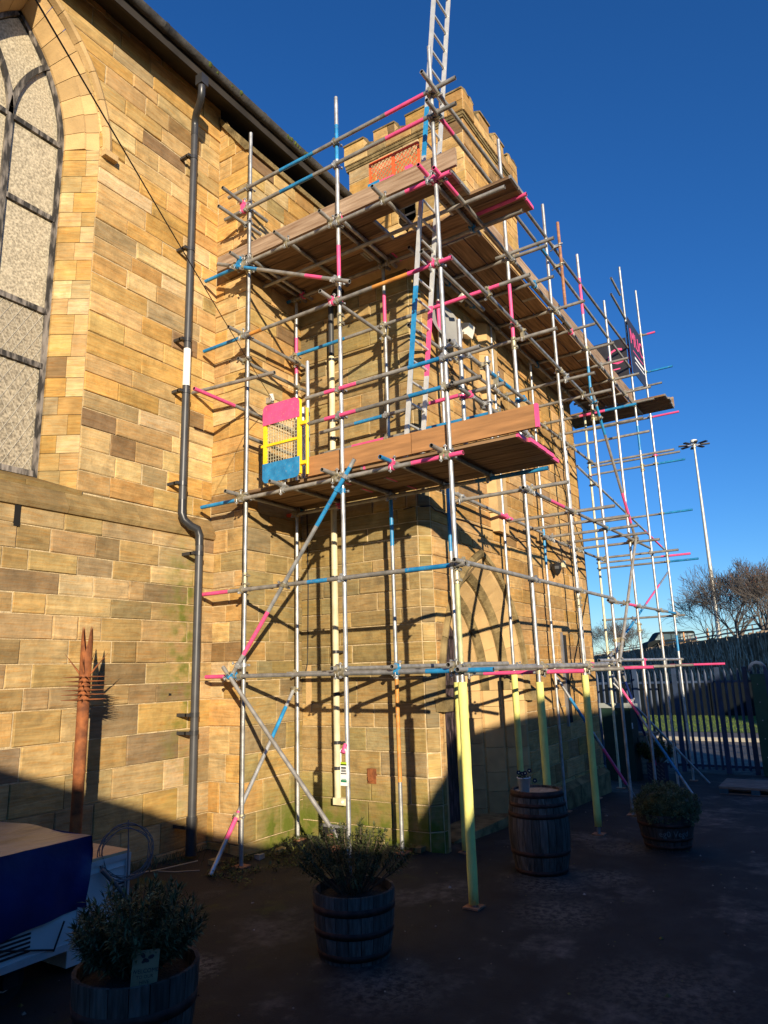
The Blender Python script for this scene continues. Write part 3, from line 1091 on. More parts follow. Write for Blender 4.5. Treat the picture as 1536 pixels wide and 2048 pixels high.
    while x < 9.4:
        x2 = min(x + 1.83, 9.45)
        m = MB()
        n = 8
        vs = []
        for xx in (x, x2):
            for i in range(n + 1):
                a = math.pi * i / n
                vs.append((xx, GY - 0.03 - 0.07 * math.cos(a), GZ - 0.085 * math.sin(a) + 0.01))
        m.add(vs, [(i, i + 1, n + 2 + i, n + 1 + i) for i in range(n)], 'gutter', True)
        for xx, rr in ((x + 0.02, 1.12),):
            vs = []
            for dx in (-0.03, 0.03):
                for i in range(n + 1):
                    a = math.pi * i / n
                    vs.append((xx + dx, GY - 0.03 - 0.07 * rr * math.cos(a), GZ - 0.085 * rr * math.sin(a) + 0.01))
            m.add(vs, [(i, i + 1, n + 2 + i, n + 1 + i) for i in range(n)], 'gutter', True)
        m.build('gutter', parent=nave)
        x = x2
    roof = MB()
    roof.add([(1.2, GY + .0, GZ + .02), (9.6, GY + .0, GZ + .02), (9.6, 11.5, GZ + 5.0), (1.2, 11.5, GZ + 5.0)], [(0, 1, 2, 3)], 'slate')
    ro = roof.build('roof', parent=nave)
    rng = random.Random(8)
    x = 1.2
    while x < 9.4:                                        # eaves slates, edges show above the gutter
        wd = rng.uniform(0.24, 0.32)
        m = MB()
        y0 = GY - 0.035 + rng.uniform(-.008, .01)
        z0 = GZ + 0.018 + rng.uniform(0, .012)
        m.prism([(x, y0, z0), (x + wd - .006, y0, z0), (x + wd - .006, y0 + .35, z0 + .32), (x, y0 + .35, z0 + .32)], (0, 0, 0.02), 'slate')
        m.build('slate', parent=ro)
        x += wd
    mo = MB()
    rng = random.Random(81)
    for _ in range(16):
        xx = rng.choice((rng.uniform(5.6, 6.3), rng.uniform(7.2, 7.8)))
        mo.lathe((xx, GY - 0.07, GZ - 0.02), [(0.001, 0.05), (rng.uniform(.02, .05), 0.03), (0.03, -0.02), (0.001, -0.03)], 'moss', 7)
    mo.build('moss', parent=nave, kind='stuff')
    # ---------------- rainwater pipe
    pp = thing_part = MB()
    yp = YAL - 0.10
    X0 = 5.70
    top = onY((384, 195), yp + .02)
    pipe = MB()
    hp = onY((404, 162), GY - .03)
    pipe.box((hp[0] - .06, GY - 0.09, hp[2] - .08), (hp[0] + .06, GY + 0.03, hp[2] + .07), 'pvc_black')
    pipe.path([(hp[0], GY - .03, hp[2] - .08), (hp[0], GY - .03, hp[2] - .2), (hp[0] + .03, GY + .02, hp[2] - .27), (X0 - .06, yp - .09, hp[2] - .33), (X0 - .01, yp - .01, hp[2] - .38), (X0, yp, hp[2] - .46), (X0, yp, hp[2] - .6)], 0.05, 'pvc_black', 12)
    po = pipe.build('downpipe_head', parent=nave)

    def leg(x0, z0, x1, z1, mat, name='downpipe', y0=yp, y1=yp, rr=0.047):
        m_ = MB()
        m_.tube((x0, y0, z0), (x1, y1, z1), rr, mat, 14)
        o_ = m_.build(name, parent=nave)
        return o_
    leg(X0, hp[2] - .55, X0, 6.13, 'pvc_grey')
    leg(X0, 6.15, X0, 5.62, 'pvc_white', rr=0.046)
    leg(X0, 5.63, X0, 4.10, 'pvc_grey')
    X2 = 5.90
    m = MB()
    m.path([(X0, yp, 4.15), (X0, yp, 3.98), (X0 + .02, yp - .02, 3.90), (X0 + .09, yp - .06, 3.83), (X2 - .03, yp - .09, 3.80), (X2, yp - .1, 3.72), (X2, yp - .1, 3.60)], 0.051, 'pvc_black', 12)
    m.build('pipe_bend', parent=nave)
    leg(X2, 3.65, X2, 0.5, 'pvc_grey', y0=yp - .1, y1=yp - .1)
    leg(X2, 0.52, X2, 0.12, 'pvc_black', y0=yp - .1, y1=yp - .1, rr=0.06)
    for x, z, y in ((X0, 8.95, yp), (X0, 7.55, yp), (X0, 6.25, yp), (X0, 5.55, yp), (X0, 4.35, yp), (X2, 3.5, yp - .1), (X2, 1.62, yp - .1), (X2, 1.42, yp - .1), (X2, 0.42, yp - .1)):
        m = MB()
        m.tube((x, y, z - .026), (x, y, z + .026), 0.055, 'pvc_black', 14)
        m.box((x - .1, y + .03, z - .018), (x - .05, YAL + .02 if z < 3.8 else YA + .01, z + .018), 'pvc_black')
        m.box((x - .1, y - .01, z - .018), (x + .0, y + .05, z + .018), 'pvc_black')
        m.build('pipe_bracket', parent=nave)
    # small stains/bolts: putlog holes
    for px in ((340, 1388),):
        c = onY(px, YAL - .018)
        m = MB()
        m.box((c[0] - .02, YAL - .02, c[2] - .02), (c[0] + .02, YAL + .02, c[2] + .02), 'void')
        m.build('drill_hole', parent=nave)


build_nave()

tower = thing('church_tower', 'sandstone church porch tower with crenellated top and pointed doorway inside the scaffold', 'tower', (10, 5, -0.1))


def build_tower():
    W = Wall()
    TZ = 7.52
    cc = courses(-0.3, TZ, [(1.75, 0.27, 0.31), (20, 0.185, 0.24)], 31)
    cd_ = courses(-0.3, TZ, [(1.75, 0.27, 0.31), (20, 0.185, 0.24)], 31)
    uc, zs, c_ = 8.95, 1.72, 0.66
    CH = 0.12
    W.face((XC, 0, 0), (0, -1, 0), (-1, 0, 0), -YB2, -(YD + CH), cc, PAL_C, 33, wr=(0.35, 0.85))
    s2 = math.sqrt(.5)
    rng = random.Random(77)
    for i, (a, b) in enumerate(cc):                       # canted corner
        W.block([(0, a), (CH / s2, a), (CH / s2, b), (0, b)], (XC, YD + CH, 0), (s2, -s2, 0), (-s2, -s2, 0), pick(PAL_C, rng), rng)
    W.face((0, YD, 0), (1, 0, 0), (0, -1, 0), XC + CH, XDE, cd_, PAL_D, 34, wr=(0.35, 0.85), opening=(uc, arch_half(zs, 1.30, c_, -1)))
    # upper stage
    TX0, TX1, TY0, TY1 = 9.28, 11.48, YD, 6.47
    ct = courses(7.3, 11.05, [(20, 0.2, 0.27)], 35)
    W.face((TX0, 0, 0), (0, -1, 0), (-1, 0, 0), -TY1, -TY0, ct, PAL_A, 36, wr=(0.3, 0.6), opening=(-5.28, lambda v: 0.17 if 9.45 < v < 10.32 else 0))
    W.face((0, TY0, 0), (1, 0, 0), (0, -1, 0), TX0, TX1, ct, PAL_D, 37, wr=(0.3, 0.6))
    PX, PY = TX0 - .06, TY0 - .06
    pa0, pa1 = TY0 - .06, TY1 + .06
    cp = [(11.10, 11.30)]
    W.face((PX, 0, 0), (0, -1, 0), (-1, 0, 0), -pa1, -pa0, cp, PAL_A, 38, wr=(0.35, 0.6))
    W.face((0, PY, 0), (1, 0, 0), (0, -1, 0), TX0 - .06, TX1 + .06, cp, PAL_D, 39, wr=(0.35, 0.6))
    rgp = random.Random(91)
    n_, gap_ = 4, 0.22
    wd_ = (pa1 - pa0 - gap_ * (n_ - 1)) / n_
    for i in range(n_):
        ya_ = pa0 + i * (wd_ + gap_)
        W.face((PX, 0, 0), (0, -1, 0), (-1, 0, 0), -(ya_ + wd_), -ya_, [(11.30, 11.50)], PAL_A, 92 + i, wr=(0.25, 0.5))
    bx0, bx1 = PX, TX1 + .06
    wd_ = (bx1 - bx0 - gap_ * (n_ - 1)) / n_
    for i in range(n_):
        xa_ = bx0 + i * (wd_ + gap_)
        W.face((0, PY, 0), (1, 0, 0), (0, -1, 0), xa_, xa_ + wd_, [(11.30, 11.50)], PAL_D, 97 + i, wr=(0.25, 0.5))
    wall = W.finish(tower, 'wall', 300)
    m = MB()
    m.box((XC + .3, YB2 - .15, -0.3), (XDE - .05, YB2 + .3, TZ - .05), 'mortar')
    m.box((XDE - .4, YD + .03, -0.6), (XDE - 0.01, YB2, TZ - .02), 'mortar')
    m.box((XC + .06, YD + .2, TZ - 0.12), (XDE - .06, YB2, TZ - 0.03), 'lead_flash')
    m.box((TX0 + .3, TY0 + .3, 7.0), (TX1 - .02, TY1 - .05, 11.3), 'mortar')
    m.build('wall_core', parent=tower)
    # cornice of the porch
    rng = random.Random(40)
    y = YB2
    while y > YD + .02:
        y2 = max(y - rng.uniform(.5, .8), YD - 0.1 if y - .8 < YD - .1 else y - .8)
        y2 = max(y2, YD - .1)
        m = MB()
        m.prism([(XC + .02, y - .003, 7.30), (XC - .1, y - .003, 7.40), (XC - .1, y - .003, 7.47), (XC + .02, y - .003, 7.53)], (0, y2 - y + .003, 0), 'dressed')
        m.build('cornice', parent=wall)
        y = y2
    x = XC
    while x < XDE - .02:
        x2 = min(x + rng.uniform(.5, .9), XDE)
        m = MB()
        m.prism([(x + .003, YD + .02, 7.30), (x + .003, YD - .1, 7.40), (x + .003, YD - .1, 7.47), (x + .003, YD + .02, 7.53)], (x2 - x - .003, 0, 0), 'dressed')
        m.build('cornice', parent=wall)
        x = x2
    # plinth stones along the foot of the long face
    for (x0, x1) in ((10.35, 11.2), (11.2, 12.1), (12.1, 13.0), (13.0, XDE)):
        m = MB()
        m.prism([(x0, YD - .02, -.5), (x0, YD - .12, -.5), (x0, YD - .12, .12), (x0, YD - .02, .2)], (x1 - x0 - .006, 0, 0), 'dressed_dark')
        m.build('plinth', parent=wall)
    # louvre
    lo = MB()
    lo.box((TX0 + .22, 5.28 - .17, 9.45), (TX0 + .24, 5.28 + .17, 10.32), 'void')
    lv = lo.build('louvre', parent=tower)
    for i in range(5):
        m = MB()
        z = 9.5 + i * 0.165
        m.prism([(TX0 + .01, 5.28 - .165, z), (TX0 + .04, 5.28 - .165, z - .01), (TX0 + .2, 5.28 - .165, z + .11), (TX0 + .17, 5.28 - .165, z + .12)], (0, .33, 0), 'lead_flash')
        m.build('slat', parent=lv)
    # parapet
    m = MB()
    o1 = 0.045
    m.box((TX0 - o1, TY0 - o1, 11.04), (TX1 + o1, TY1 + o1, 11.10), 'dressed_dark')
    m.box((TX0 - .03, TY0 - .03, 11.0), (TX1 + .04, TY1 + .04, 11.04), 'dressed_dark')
    m.build('parapet_string', parent=wall)

    def merl(xa, xb, ya, yb, zt, name):
        m_ = MB()
        m_.box((xa, ya, 11.12), (xb, yb, zt), 'dressed')
        o_ = m_.build(name, parent=wall)
        m_ = MB()
        e = .035
        cx, cy = (xa + xb) / 2, (ya + yb) / 2
        along_x = (xb - xa) > (yb - ya)
        if along_x:
            pr = [(xa - .005, ya - e, zt), (xa - .005, ya - e, zt + .03), (xa - .005, cy, zt + .085), (xa - .005, yb + e, zt + .03), (xa - .005, yb + e, zt)]
            m_.prism(pr, (xb - xa + .01, 0, 0), 'dressed_dark')
        else:
            pr = [(xa - e, ya - .005, zt), (xa - e, ya - .005, zt + .03), (cx, ya - .005, zt + .085), (xb + e, ya - .005, zt + .03), (xb + e, ya - .005, zt)]
            m_.prism(pr, (0, yb - ya + .01, 0), 'dressed_dark')
        m_.build('coping', parent=wall)
    t = 0.24
    e2 = .004
    gap, top, low = 0.22, 11.50, 11.30
    wd = (pa1 - pa0 - gap * 3) / 4
    for i in range(4):
        y0 = pa0 + i * (wd + gap)
        merl(PX + e2, PX + t, y0 + e2, y0 + wd - e2, top, 'merlon')
        merl(bx1 - t, bx1, y0, y0 + wd, top, 'merlon')
        if i < 3:
            merl(PX + e2, PX + t, y0 + wd + .004, y0 + wd + gap - .004, low, 'crenel')
    wd = (bx1 - bx0 - gap * 3) / 4
    for i in range(4):
        x0 = bx0 + i * (wd + gap)
        if i in (1, 2):
            merl(x0 + e2, x0 + wd - e2, PY + e2, PY + t, top, 'merlon')
        elif i == 0:
            merl(x0 + t + e2, x0 + wd - e2, PY + e2, PY + t, top, 'merlon')
        else:
            merl(x0 + e2, x0 + wd - t - e2, PY + e2, PY + t, top, 'merlon')
        if i < 3:
            merl(x0 + wd + .004, x0 + wd + gap - .004, PY + e2, PY + t, low, 'crenel')
    # ---------------- doorway
    dw = MB()
    dw.add([(uc - 1.0, 4.86, -.3), (uc + 1.0, 4.86, -.3), (uc + 1.0, 4.86, 3.3), (uc - 1.0, 4.86, 3.3)], [(0, 1, 2, 3)], 'void')
    do = dw.build('doorway', parent=tower)
    orders = [[(1.305, c_, YD - .005), (1.24, c_, YD + .0), (1.03, c_, YD + .22), (1.03, c_, YD + .25)],
              [(1.03, c_, YD + .25), (0.98, c_, YD + .25), (0.82, c_, YD + .46), (0.82, c_, YD + .49)],
              [(0.82, c_, YD + .49), (0.77, c_, YD + .49), (0.64, c_, YD + .64), (0.64, c_, YD + .72)]]
    for side in (-1, 1):
        for oi, prof in enumerate(orders):
            rg = random.Random(50 + oi)
            z = -0.25 - zs
            while z < -0.02:
                h = min(rg.uniform(0.24, 0.36), -z)
                if -z - h < .1:
                    h = -z
                sweep_piece(do, 'jamb_stone', uc, zs, side, z, z + h, prof, None, 'dressed', steps=1, gap=0.003)
                z += h
            nv = 7 - oi
            tt = np.linspace(0, 1, nv + 1)
            for a, b in zip(tt[:-1], tt[1:]):
                sweep_piece(do, 'voussoir', uc, zs, side, a, b, prof, None, 'dressed', steps=5, gap=0.003)
        tt = np.linspace(0, 1, 8)
        for a, b in zip(tt[:-1], tt[1:]):
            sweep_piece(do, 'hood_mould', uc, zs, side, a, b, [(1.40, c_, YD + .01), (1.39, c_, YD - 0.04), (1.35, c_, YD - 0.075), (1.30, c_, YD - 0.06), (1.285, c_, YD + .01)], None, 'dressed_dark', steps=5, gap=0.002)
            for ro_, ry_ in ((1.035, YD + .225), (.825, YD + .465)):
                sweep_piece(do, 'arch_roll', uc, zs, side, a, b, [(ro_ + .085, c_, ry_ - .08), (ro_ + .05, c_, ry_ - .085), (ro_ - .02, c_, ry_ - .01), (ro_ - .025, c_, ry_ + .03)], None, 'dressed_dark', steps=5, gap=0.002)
        m = MB()
        m.prism([(uc + side * 1.34 - .09, YD + .01, zs - .16), (uc + side * 1.34 + .09, YD + .01, zs - .16), (uc + side * 1.34 + .11, YD + .01, zs), (uc + side * 1.34 - .11, YD + .01, zs)], (0, -.13, 0), 'dressed_dark')
        m.build('label_stop', parent=do)
    fn = arch_half(zs, 0.66, c_, -1)
    nP = 9
    for i in range(nP):
        a = uc - .66 + 1.32 * i / nP
        b = uc - .66 + 1.32 * (i + 1) / nP
        tops = []
        for u in (a + .004, b - .004):
            d = abs(u - uc)
            tops.append(zs + math.sqrt(max((0.66 + c_) ** 2 - (d + c_) ** 2, 0)))
        m = MB()
        m.prism([(a + .004, 4.80, 0.0), (b - .004, 4.80, 0.0), (b - .004, 4.80, tops[1]), (a + .004, 4.80, tops[0])], (0, .05, 0), 'door_wood')
        m.build('door_plank', parent=do)
    m = MB()
    m.box((uc - .9, 4.3, -.2), (uc + .9, 4.84, 0.03), 'dressed_dark')
    m.build('door_step', parent=do)
    # corbelled pilaster above and to the right of the door
    a = onY((973, 985), YD); b = onY((1009, 1058), YD)
    px0, px1 = a[0], b[0]
    z0 = onY((990, 1066), YD)[2]
    z = z0
    rg = random.Random(61)
    first = True
    while z < 7.25:
        h = min(rg.uniform(.22, .34), 7.3 - z)
        m = MB()
        ch = .11
        pts = [(px0, YD + .01, z + .002), (px0 + (0.06 if first else 0) + .0, YD - .001, z + .002), (px0 + ch, YD - .12, z + .002), (px1 - ch, YD - .12, z + .002), (px1, YD + .01, z + .002)]
        m.prism(pts, (0, 0, h - .004), 'dressed')
        m.build('pilaster_stone', parent=wall)
        z += h
        first = False
    # slit window
    c = onY((1119, 1300), YD)
    m = MB()
    m.box((12.0, YD - .03, 1.1), (12.22, YD + .02, 2.56), 'void')
    m.box((11.94, YD - .05, 1.05), (12.0, YD + .02, 2.6), 'lead_flash')
    m.build('slit_window', parent=tower)
    # bulkhead lamp
    c = onY((1113, 1133), YD - .12)
    m = MB()
    m.lathe(c + (0, 0, -.15), [(0.001, -.02), (.05, .03), (.09, .10), (.09, .15), (.035, .21), (.001, .22)], 'black_metal', 8, False)
    m.box((c[0] - .04, c[1], c[2] - .05), (c[0] + .04, YD, c[2] + .05), 'black_metal')
    m.box((c[0] + .02, c[1] - .12, c[2] - .02), (c[0] + .14, c[1] - .08, c[2] + .10), 'pvc_cream')
    m.build('wall_lantern', parent=tower)
    # cream soil pipe on the short face
    yq = onX((668, 1000), XC - .09)[1]
    for z0, z1, mt in ((0.55, 3.35, 'pvc_cream'), (3.35, 5.2, 'pvc_cream'), (5.2, 6.35, 'pvc_cream'), (6.35, 7.15, 'pvc_grey')):
        m = MB()
        m.tube((XC - .1, yq, z0), (XC - .1, yq, z1 + .003), 0.041, mt, 12)
        m.build('soil_pipe', parent=tower)
    m = MB()
    m.path([(XC - .1, yq, 7.12), (XC - .1, yq - .02, 7.22), (XC - .1, yq - .1, 7.32), (XC - .03, yq - .14, 7.36), (XC + .05, yq - .15, 7.38)], .052, 'pvc_black', 10)
    m.build('pipe_bend', parent=tower)
    m = MB()
    m.box((XC - .14, yq - .14, 0.48), (XC - .06, yq + .045, 0.56), 'pvc_cream')
    m.tube((XC - .15, yq - .1, .52), (XC - .14, yq - .1, .52), .018, 'pvc_white', 10)
    m.build('pipe_shoe', parent=tower)
    for z in (1.2, 1.78, 2.3, 3.25, 4.5, 5.15, 5.4, 6.3, 0.9):
        m = MB()
        m.tube((XC - .1, yq, z - .02), (XC - .1, yq, z + .02), .046, 'pvc_black', 12)
        m.box((XC - .1, yq - .09, z - .012), (XC + .01, yq - .05, z + .012), 'pvc_black')
        m.build('pipe_bracket', parent=tower)
    # rusty iron plate, broken opening with brick, patch
    c = onX((744, 1552), XC - .02)
    m = MB()
    m.box((XC - .03, c[1] - .06, c[2] - .085), (XC + .01, c[1] + .06, c[2] + .085), 'rust')
    m.tube((XC - .05, c[1] + .01, c[2] - .03), (XC - .03, c[1] + .01, c[2] - .03), .035, 'rust', 10)
    m.build('iron_plate', parent=tower)
    c = onX((672, 1660), XC - .02)
    m = MB()
    m.box((XC - .028, c[1] - .17, 0.0), (XC + .02, c[1] + .2, 0.2), 'void')
    m.box((XC - .035, c[1] - .02, 0.02), (XC - .01, c[1] + .12, 0.12), 'brick')
    m.box((XC - .06, c[1] - .2, 0.2), (XC + .01, c[1] + .22, 0.23), 'lead_flash')
    m.build('air_brick', parent=tower)
    # satellite dish with bracket, white flood light
    c = onY((893, 645), 3.98)
    m = MB()
    nrm = np.array([-.35, -.88, .32]); nrm /= np.linalg.norm(nrm)
    a, b = perp(nrm)
    vs, fs = [], []
    n = 20
    for rr, dp in ((0.0, .055), (.5, .04), (1.0, 0.0)):
        for i in range(n):
            t_ = 2 * math.pi * i / n
            vs.append(c - nrm * dp + a * math.cos(t_) * .27 * rr + b * math.sin(t_) * .36 * rr)
    for j in range(2):
        fs += [(j * n + i, j * n + (i + 1) % n, (j + 1) * n + (i + 1) % n, (j + 1) * n + i) for i in range(n)]
    m.add(vs, fs, 'dish_shaded', True)
    m.tube(c - nrm * .05, (c[0] + .05, YD, c[2] - .1), .02, 'galv', 8)
    m.tube(c - b * .3, c + nrm * .36 - b * .1, .012, 'galv', 6)
    m.obox(c + nrm * .38 - b * .1, (nrm * .05, a * .03, b * .03), 'dish_white')
    m.build('satellite_dish', parent=tower)
    c = onY((933, 662), YD - .1)
    m = MB()
    m.obox(c, ((.10, 0, 0), (0, .07, .02), (0, -.03, .08)), 'dish_white')
    m.box((c[0] - .03, c[1], c[2] - .03), (c[0] + .03, YD, c[2] + .03), 'dish_white')
    m.build('flood_light', parent=tower)
    # black downpipe on the far corner, cable runs
    m = MB()
    m.tube((XDE + .08, YD + .05, 6.9), (XDE + .08, YD + .05, -.2), .05, 'pvc_black', 10)
    m.build('downpipe', parent=tower)
    rng = random.Random(71)
    m = MB()
    pts = []
    for i in range(41):
        x = XC + .2 + i * (XDE - XC - .4) / 40
        pts.append((x, YD - .03, 4.0 - .006 * (i % 4) + .012 * math.sin(i * 1.3)))
    m.path(pts, .008, 'wire', 5)
    m.path([(XC - .02, YD + .3, 4.02), (XC - .02, YD + .18, 4.03), (XC + .1, YD - .02, 4.04), (XC + .2, YD - .03, 4.0)], .008, 'wire', 5)
    m.build('cable', parent=tower)
    m = MB()
    yc = onX((616, 1200), XC - .02)[1]
    m.path([(XC - .02, yc, 5.2), (XC - .02, yc + .01, 4.2), (XC - .025, yc - .01, 3.2), (XC - .02, yc + .01, 2.2), (XC - .03, yc + .05, 2.0)], .008, 'wire', 5)
    m.box((XC - .022, yc - .045, 1.55), (XC + .0, yc + .045, 2.15), 'dressed')
    m.build('cable', parent=tower)


build_tower()

# ------------------------------------------------------------------ scaffold
scaf = thing('scaffold', 'tube and coupler scaffold with pink and blue painted tubes wrapped round the church porch', 'scaffold', (6.1, 3.08, 0))
TR = 0.0242
TUBES = []
RING_MESH = {}


def tube_obj(name, p, q, bands=(), mat='galv', r_=TR, couple=True):
    """bands: (pixel0, pixel1, paint) measured along the tube in the photo"""
    p, q = np.array(p, float), np.array(q, float)
    L = np.linalg.norm(q - p)

    def frac(px):
        best = min(((np.hypot(*(np.array(toPx(p + (q - p) * t)[0]) - px)), t) for t in np.linspace(0, 1, 201)))
        return best[1]
    cuts = [(0.0, mat)]
    segs = []
    for a, b, c in bands:
        if isinstance(a, tuple):
            a, b = frac(np.array(a)), frac(np.array(b))
        if a > b:
            a, b = b, a
        segs.append((a, b, c))
    segs.sort()
    pos, out = 0.0, []
    for a, b, c in segs:
        if a > pos:
            out.append((pos, a, mat))
        out.append((max(a, pos), b, c))
        pos = b
    if pos < 1:
        out.append((pos, 1.0, mat))
    mb = MB()
    for a, b, c in out:
        mb.tube(p + (q - p) * a, p + (q - p) * b, r_, c, 10, caps=False)
    a_, b_ = perp(q - p)
    d = (q - p) / L
    for e, s_, c in ((p, 1, out[0][2]), (q, -1, out[-1][2])):        # hollow ends
        n = 10
        ring = lambda rr, off: [e + d * s_ * off + rr * (a_ * math.cos(2 * math.pi * i / n) + b_ * math.sin(2 * math.pi * i / n)) for i in range(n)]
        vs = ring(r_, 0) + ring(r_ * .83, 0) + ring(r_ * .83, min(.09, L * .3))
        mb.add(vs, [(i, (i + 1) % n, n + (i + 1) % n, n + i) for i in range(n)], c)
        mb.add(vs, [(n + i, n + (i + 1) % n, 2 * n + (i + 1) % n, 2 * n + i) for i in range(n)] + [tuple(range(2 * n, 3 * n))], 'tube_inside')
    o = mb.build(name, parent=scaf)
    if couple:
        TUBES.append((p, q, name))
    return o


G, DU = 'galv', 'galv_dull'
B_, P_ = 'p_blue', 'p_pink'
XO, XI = 6.10, 7.20             # outer / inner lines on the short side
YO, YI = 3.06, 4.03             # outer / inner lines on the long side
LX = XO - 0.054                 # ledgers clipped to the outside of the standards
LY = YO - 0.054


def zx(px, x=XO):
    return onX(px, x)[2]


def zy(px, y=YO):
    return onY(px, y)[2]


# standards, short side
std = [
    ('P1', (XO, 5.88), zx((499, 268)), [], G), ('P2', (XO, 4.43), zx((670, 196)), [((671, 250), (674, 322), B_), ((676.5, 490), (677.5, 556), P_)], G),
    ('P3', (XO, 3.09), zx((865, 90)), [((921, 1160), (926, 1330), 'p_green')], G),
    ('Q1', (XI, 6.0), 7.42, [((593, 676), (594, 748), P_)], G),
    ('Q2', (XI, 4.5), 7.42, [((765, 590), (768, 647), P_), ((779, 985), (783, 1095), B_), ((792, 1360), (799, 1565), 'p_orange')], G),
]
for nm, (x, y), zt, bands, mt in std:
    tube_obj('standard', (x, y, gz(x, y) + .012), (x, y, zt), bands, mt)
# standards, long side
SX = [8.0, 9.7, 11.4, 13.0, 14.72, 16.2]
STOP = [zy((1000, 285)), zy((1091, 418)), zy((1157, 514)), zy((1212, 608)), zy((1240.5, 538)), zy((1277, 592))]
SB = [[((1020, 570), (1026, 700), P_)], [], [((1160, 555), (1166, 630), P_), ((1178, 735), (1182, 800), B_)], [], [((1254, 690), (1260, 745), P_), ((1273, 850), (1279, 900), B_)], [((1354, 1270), (1359, 1300), B_)]]
for x, zt, b in zip(SX, STOP, SB):
    tube_obj('standard', (x, YO, gz(x, YO) + .012), (x, YO, zt), b)
RX = [7.83, 9.58, 11.25, 12.85, 14.35]
RB = [[((885, 600), (887, 660), P_), ((905, 960), (908, 1105), B_)], [], [((1084, 1060), (1088, 1130), B_)], [], []]
for i, x in enumerate(RX):
    tube_obj('standard', (x, YI, gz(x, YI) + .012), (x, YI, 7.42), RB[i], 'p_cream' if i == 4 else G)
# base plates and timber soles
for x, y in [(a[1][0], a[1][1]) for a in std] + [(x, YO) for x in SX] + [(x, YI) for x in RX]:
    m = MB()
    z = gz(x, y)
    m.box((x - .075, y - .075, z + .0), (x + .075, y + .075, z + .014), 'rust_light')
    m.tube((x, y, z + .012), (x, y, z + .07), .018, 'galv_dull', 8)
    m.build('base_plate', parent=scaf)
# foam sleeves
for x, y, t_, bt in ((XO, 3.09, (930, 1364), (957, 1806)), (7.83, YI, (921, 1364), (935, 1704)), (9.58, YI, (1031, 1346), (1050, 1540)), (8.0, YO, (1078, 1364), (1094, 1564)), (9.7, YO, (1170, 1350), (1196, 1655))):
    m = MB()
    zt = zx(t_) if x == XO else zy(t_, y)
    zb = gz(x, y) + (.10 if x == 9.7 else .03)
    prof = []
    n = 14
    rr = random.Random(int(x * 100))
    for i in range(n + 1):
        prof.append((0.045 + rr.uniform(-.0018, .0018), zb + (zt - zb) * i / n))
    prof = [(0.026, zb)] + prof + [(0.026, zt)]
    m.lathe((x, y, 0), prof, 'foam', 14)
    m.build('foam_sleeve', parent=scaf)


def led(p0, p1, x, bands=(), mat=DU, name='ledger', level=False):
    a, b = onX(p0, x), onX(p1, x)
    if level:
        a[2] = b[2] = (a[2] + b[2]) / 2
    return tube_obj(name, a, b, bands, mat)


def dled(p0, p1, y, bands=(), mat=DU, name='ledger', level=False):
    a, b = onY(p0, y), onY(p1, y)
    if level:
        a[2] = b[2] = (a[2] + b[2]) / 2
    return tube_obj(name, a, b, bands, mat)


# ---- short side: horizontal tubes along Y
led((412, 1354), (987, 1339), LX, [((412, 1354), (472, 1352), P_), ((853, 1343), (987, 1339), B_)], G)
led((390, 1191), (931, 1127), LX, [((390, 1191), (458, 1183), P_), ((617, 1164), (655, 1160), B_), ((812, 1141), (905, 1130), B_)])
led((403, 1015), (926, 905), LX, [((403, 1015), (470, 1001), B_), ((823, 926), (926, 905), P_)])
led((408, 703), (903, 515), LX, [((408, 703), (486, 673), B_), ((500, 668), (525, 658), 'p_orange'), ((745, 573), (815, 546), 'p_orange'), ((815, 546), (908, 513), P_)])
led((612, 797), (960, 693), LX, [((650, 786), (715, 768), P_), ((818, 737), (886, 718), B_)], name='guard_rail')
led((612, 849), (963, 753), LX, [((650, 838), (713, 821), P_), ((818, 793), (890, 773), B_)], name='guard_rail')
led((411, 563), (900, 344), LX, [((411, 563), (478, 533), B_), ((812, 384), (900, 344), P_)])
led((450, 440), (912, 206), LX, [((560, 384), (627, 350), B_), ((770, 275), (848, 238), P_)], name='guard_rail')
led((457, 396), (911, 155), LX, [((560, 340), (627, 305), B_), ((770, 227), (848, 187), P_)], name='guard_rail')
# inner line
LXI = XI - .054
led((580, 715), (1060, 549), LXI, [((595, 710), (690, 677), B_), ((868, 615), (998, 570), P_)])
led((640, 866), (1010, 766), LXI, [((710, 846), (765, 831), B_), ((858, 806), (917, 790), P_)], name='guard_rail')
led((640, 909), (1000, 822), LXI, [((705, 893), (770, 876), P_), ((853, 856), (985, 826), B_)], name='guard_rail')
tube_obj('ledger', (LXI, 6.35, 4.13), (LXI, 2.45, 4.13), [(0.0, .1, 'p_red'), (.78, 1.0, B_)], DU)
tube_obj('ledger', (LXI, 6.3, 7.30), (LXI, 2.5, 7.30), [(0.0, .1, B_)], DU)
tube_obj('ledger', (LXI, 6.2, 2.05), (LXI, 3.9, 2.05), [], G)
tube_obj('ledger', (6.63, 6.2, 7.30), (6.63, 2.5, 7.30), [], DU, couple=False)
# plan/face braces
tube_obj('brace', onX((436, 528), XO - .1), onX((699, 563), XO - .1), [((468, 532), (515, 538), B_), ((612, 551), (645, 556), P_)], DU)
tube_obj('brace', onX((709, 918), XO - .1), onX((463, 1352), XO - .1), [((703, 935), (634, 1050), B_), ((537, 1224), (487, 1308), P_)], G)
bot = onX((446, 1334), XO - .15)
en = onX((700, 1712), XO - .15)
tube_obj('brace', bot, en, [], DU)
a = onY((588, 1377), 6.06); b = onZ((420.6, 1751), 0.03)
tube_obj('brace', a, b, [((572, 1415), (548, 1480), B_), ((476, 1622), (452, 1680), P_)], G)
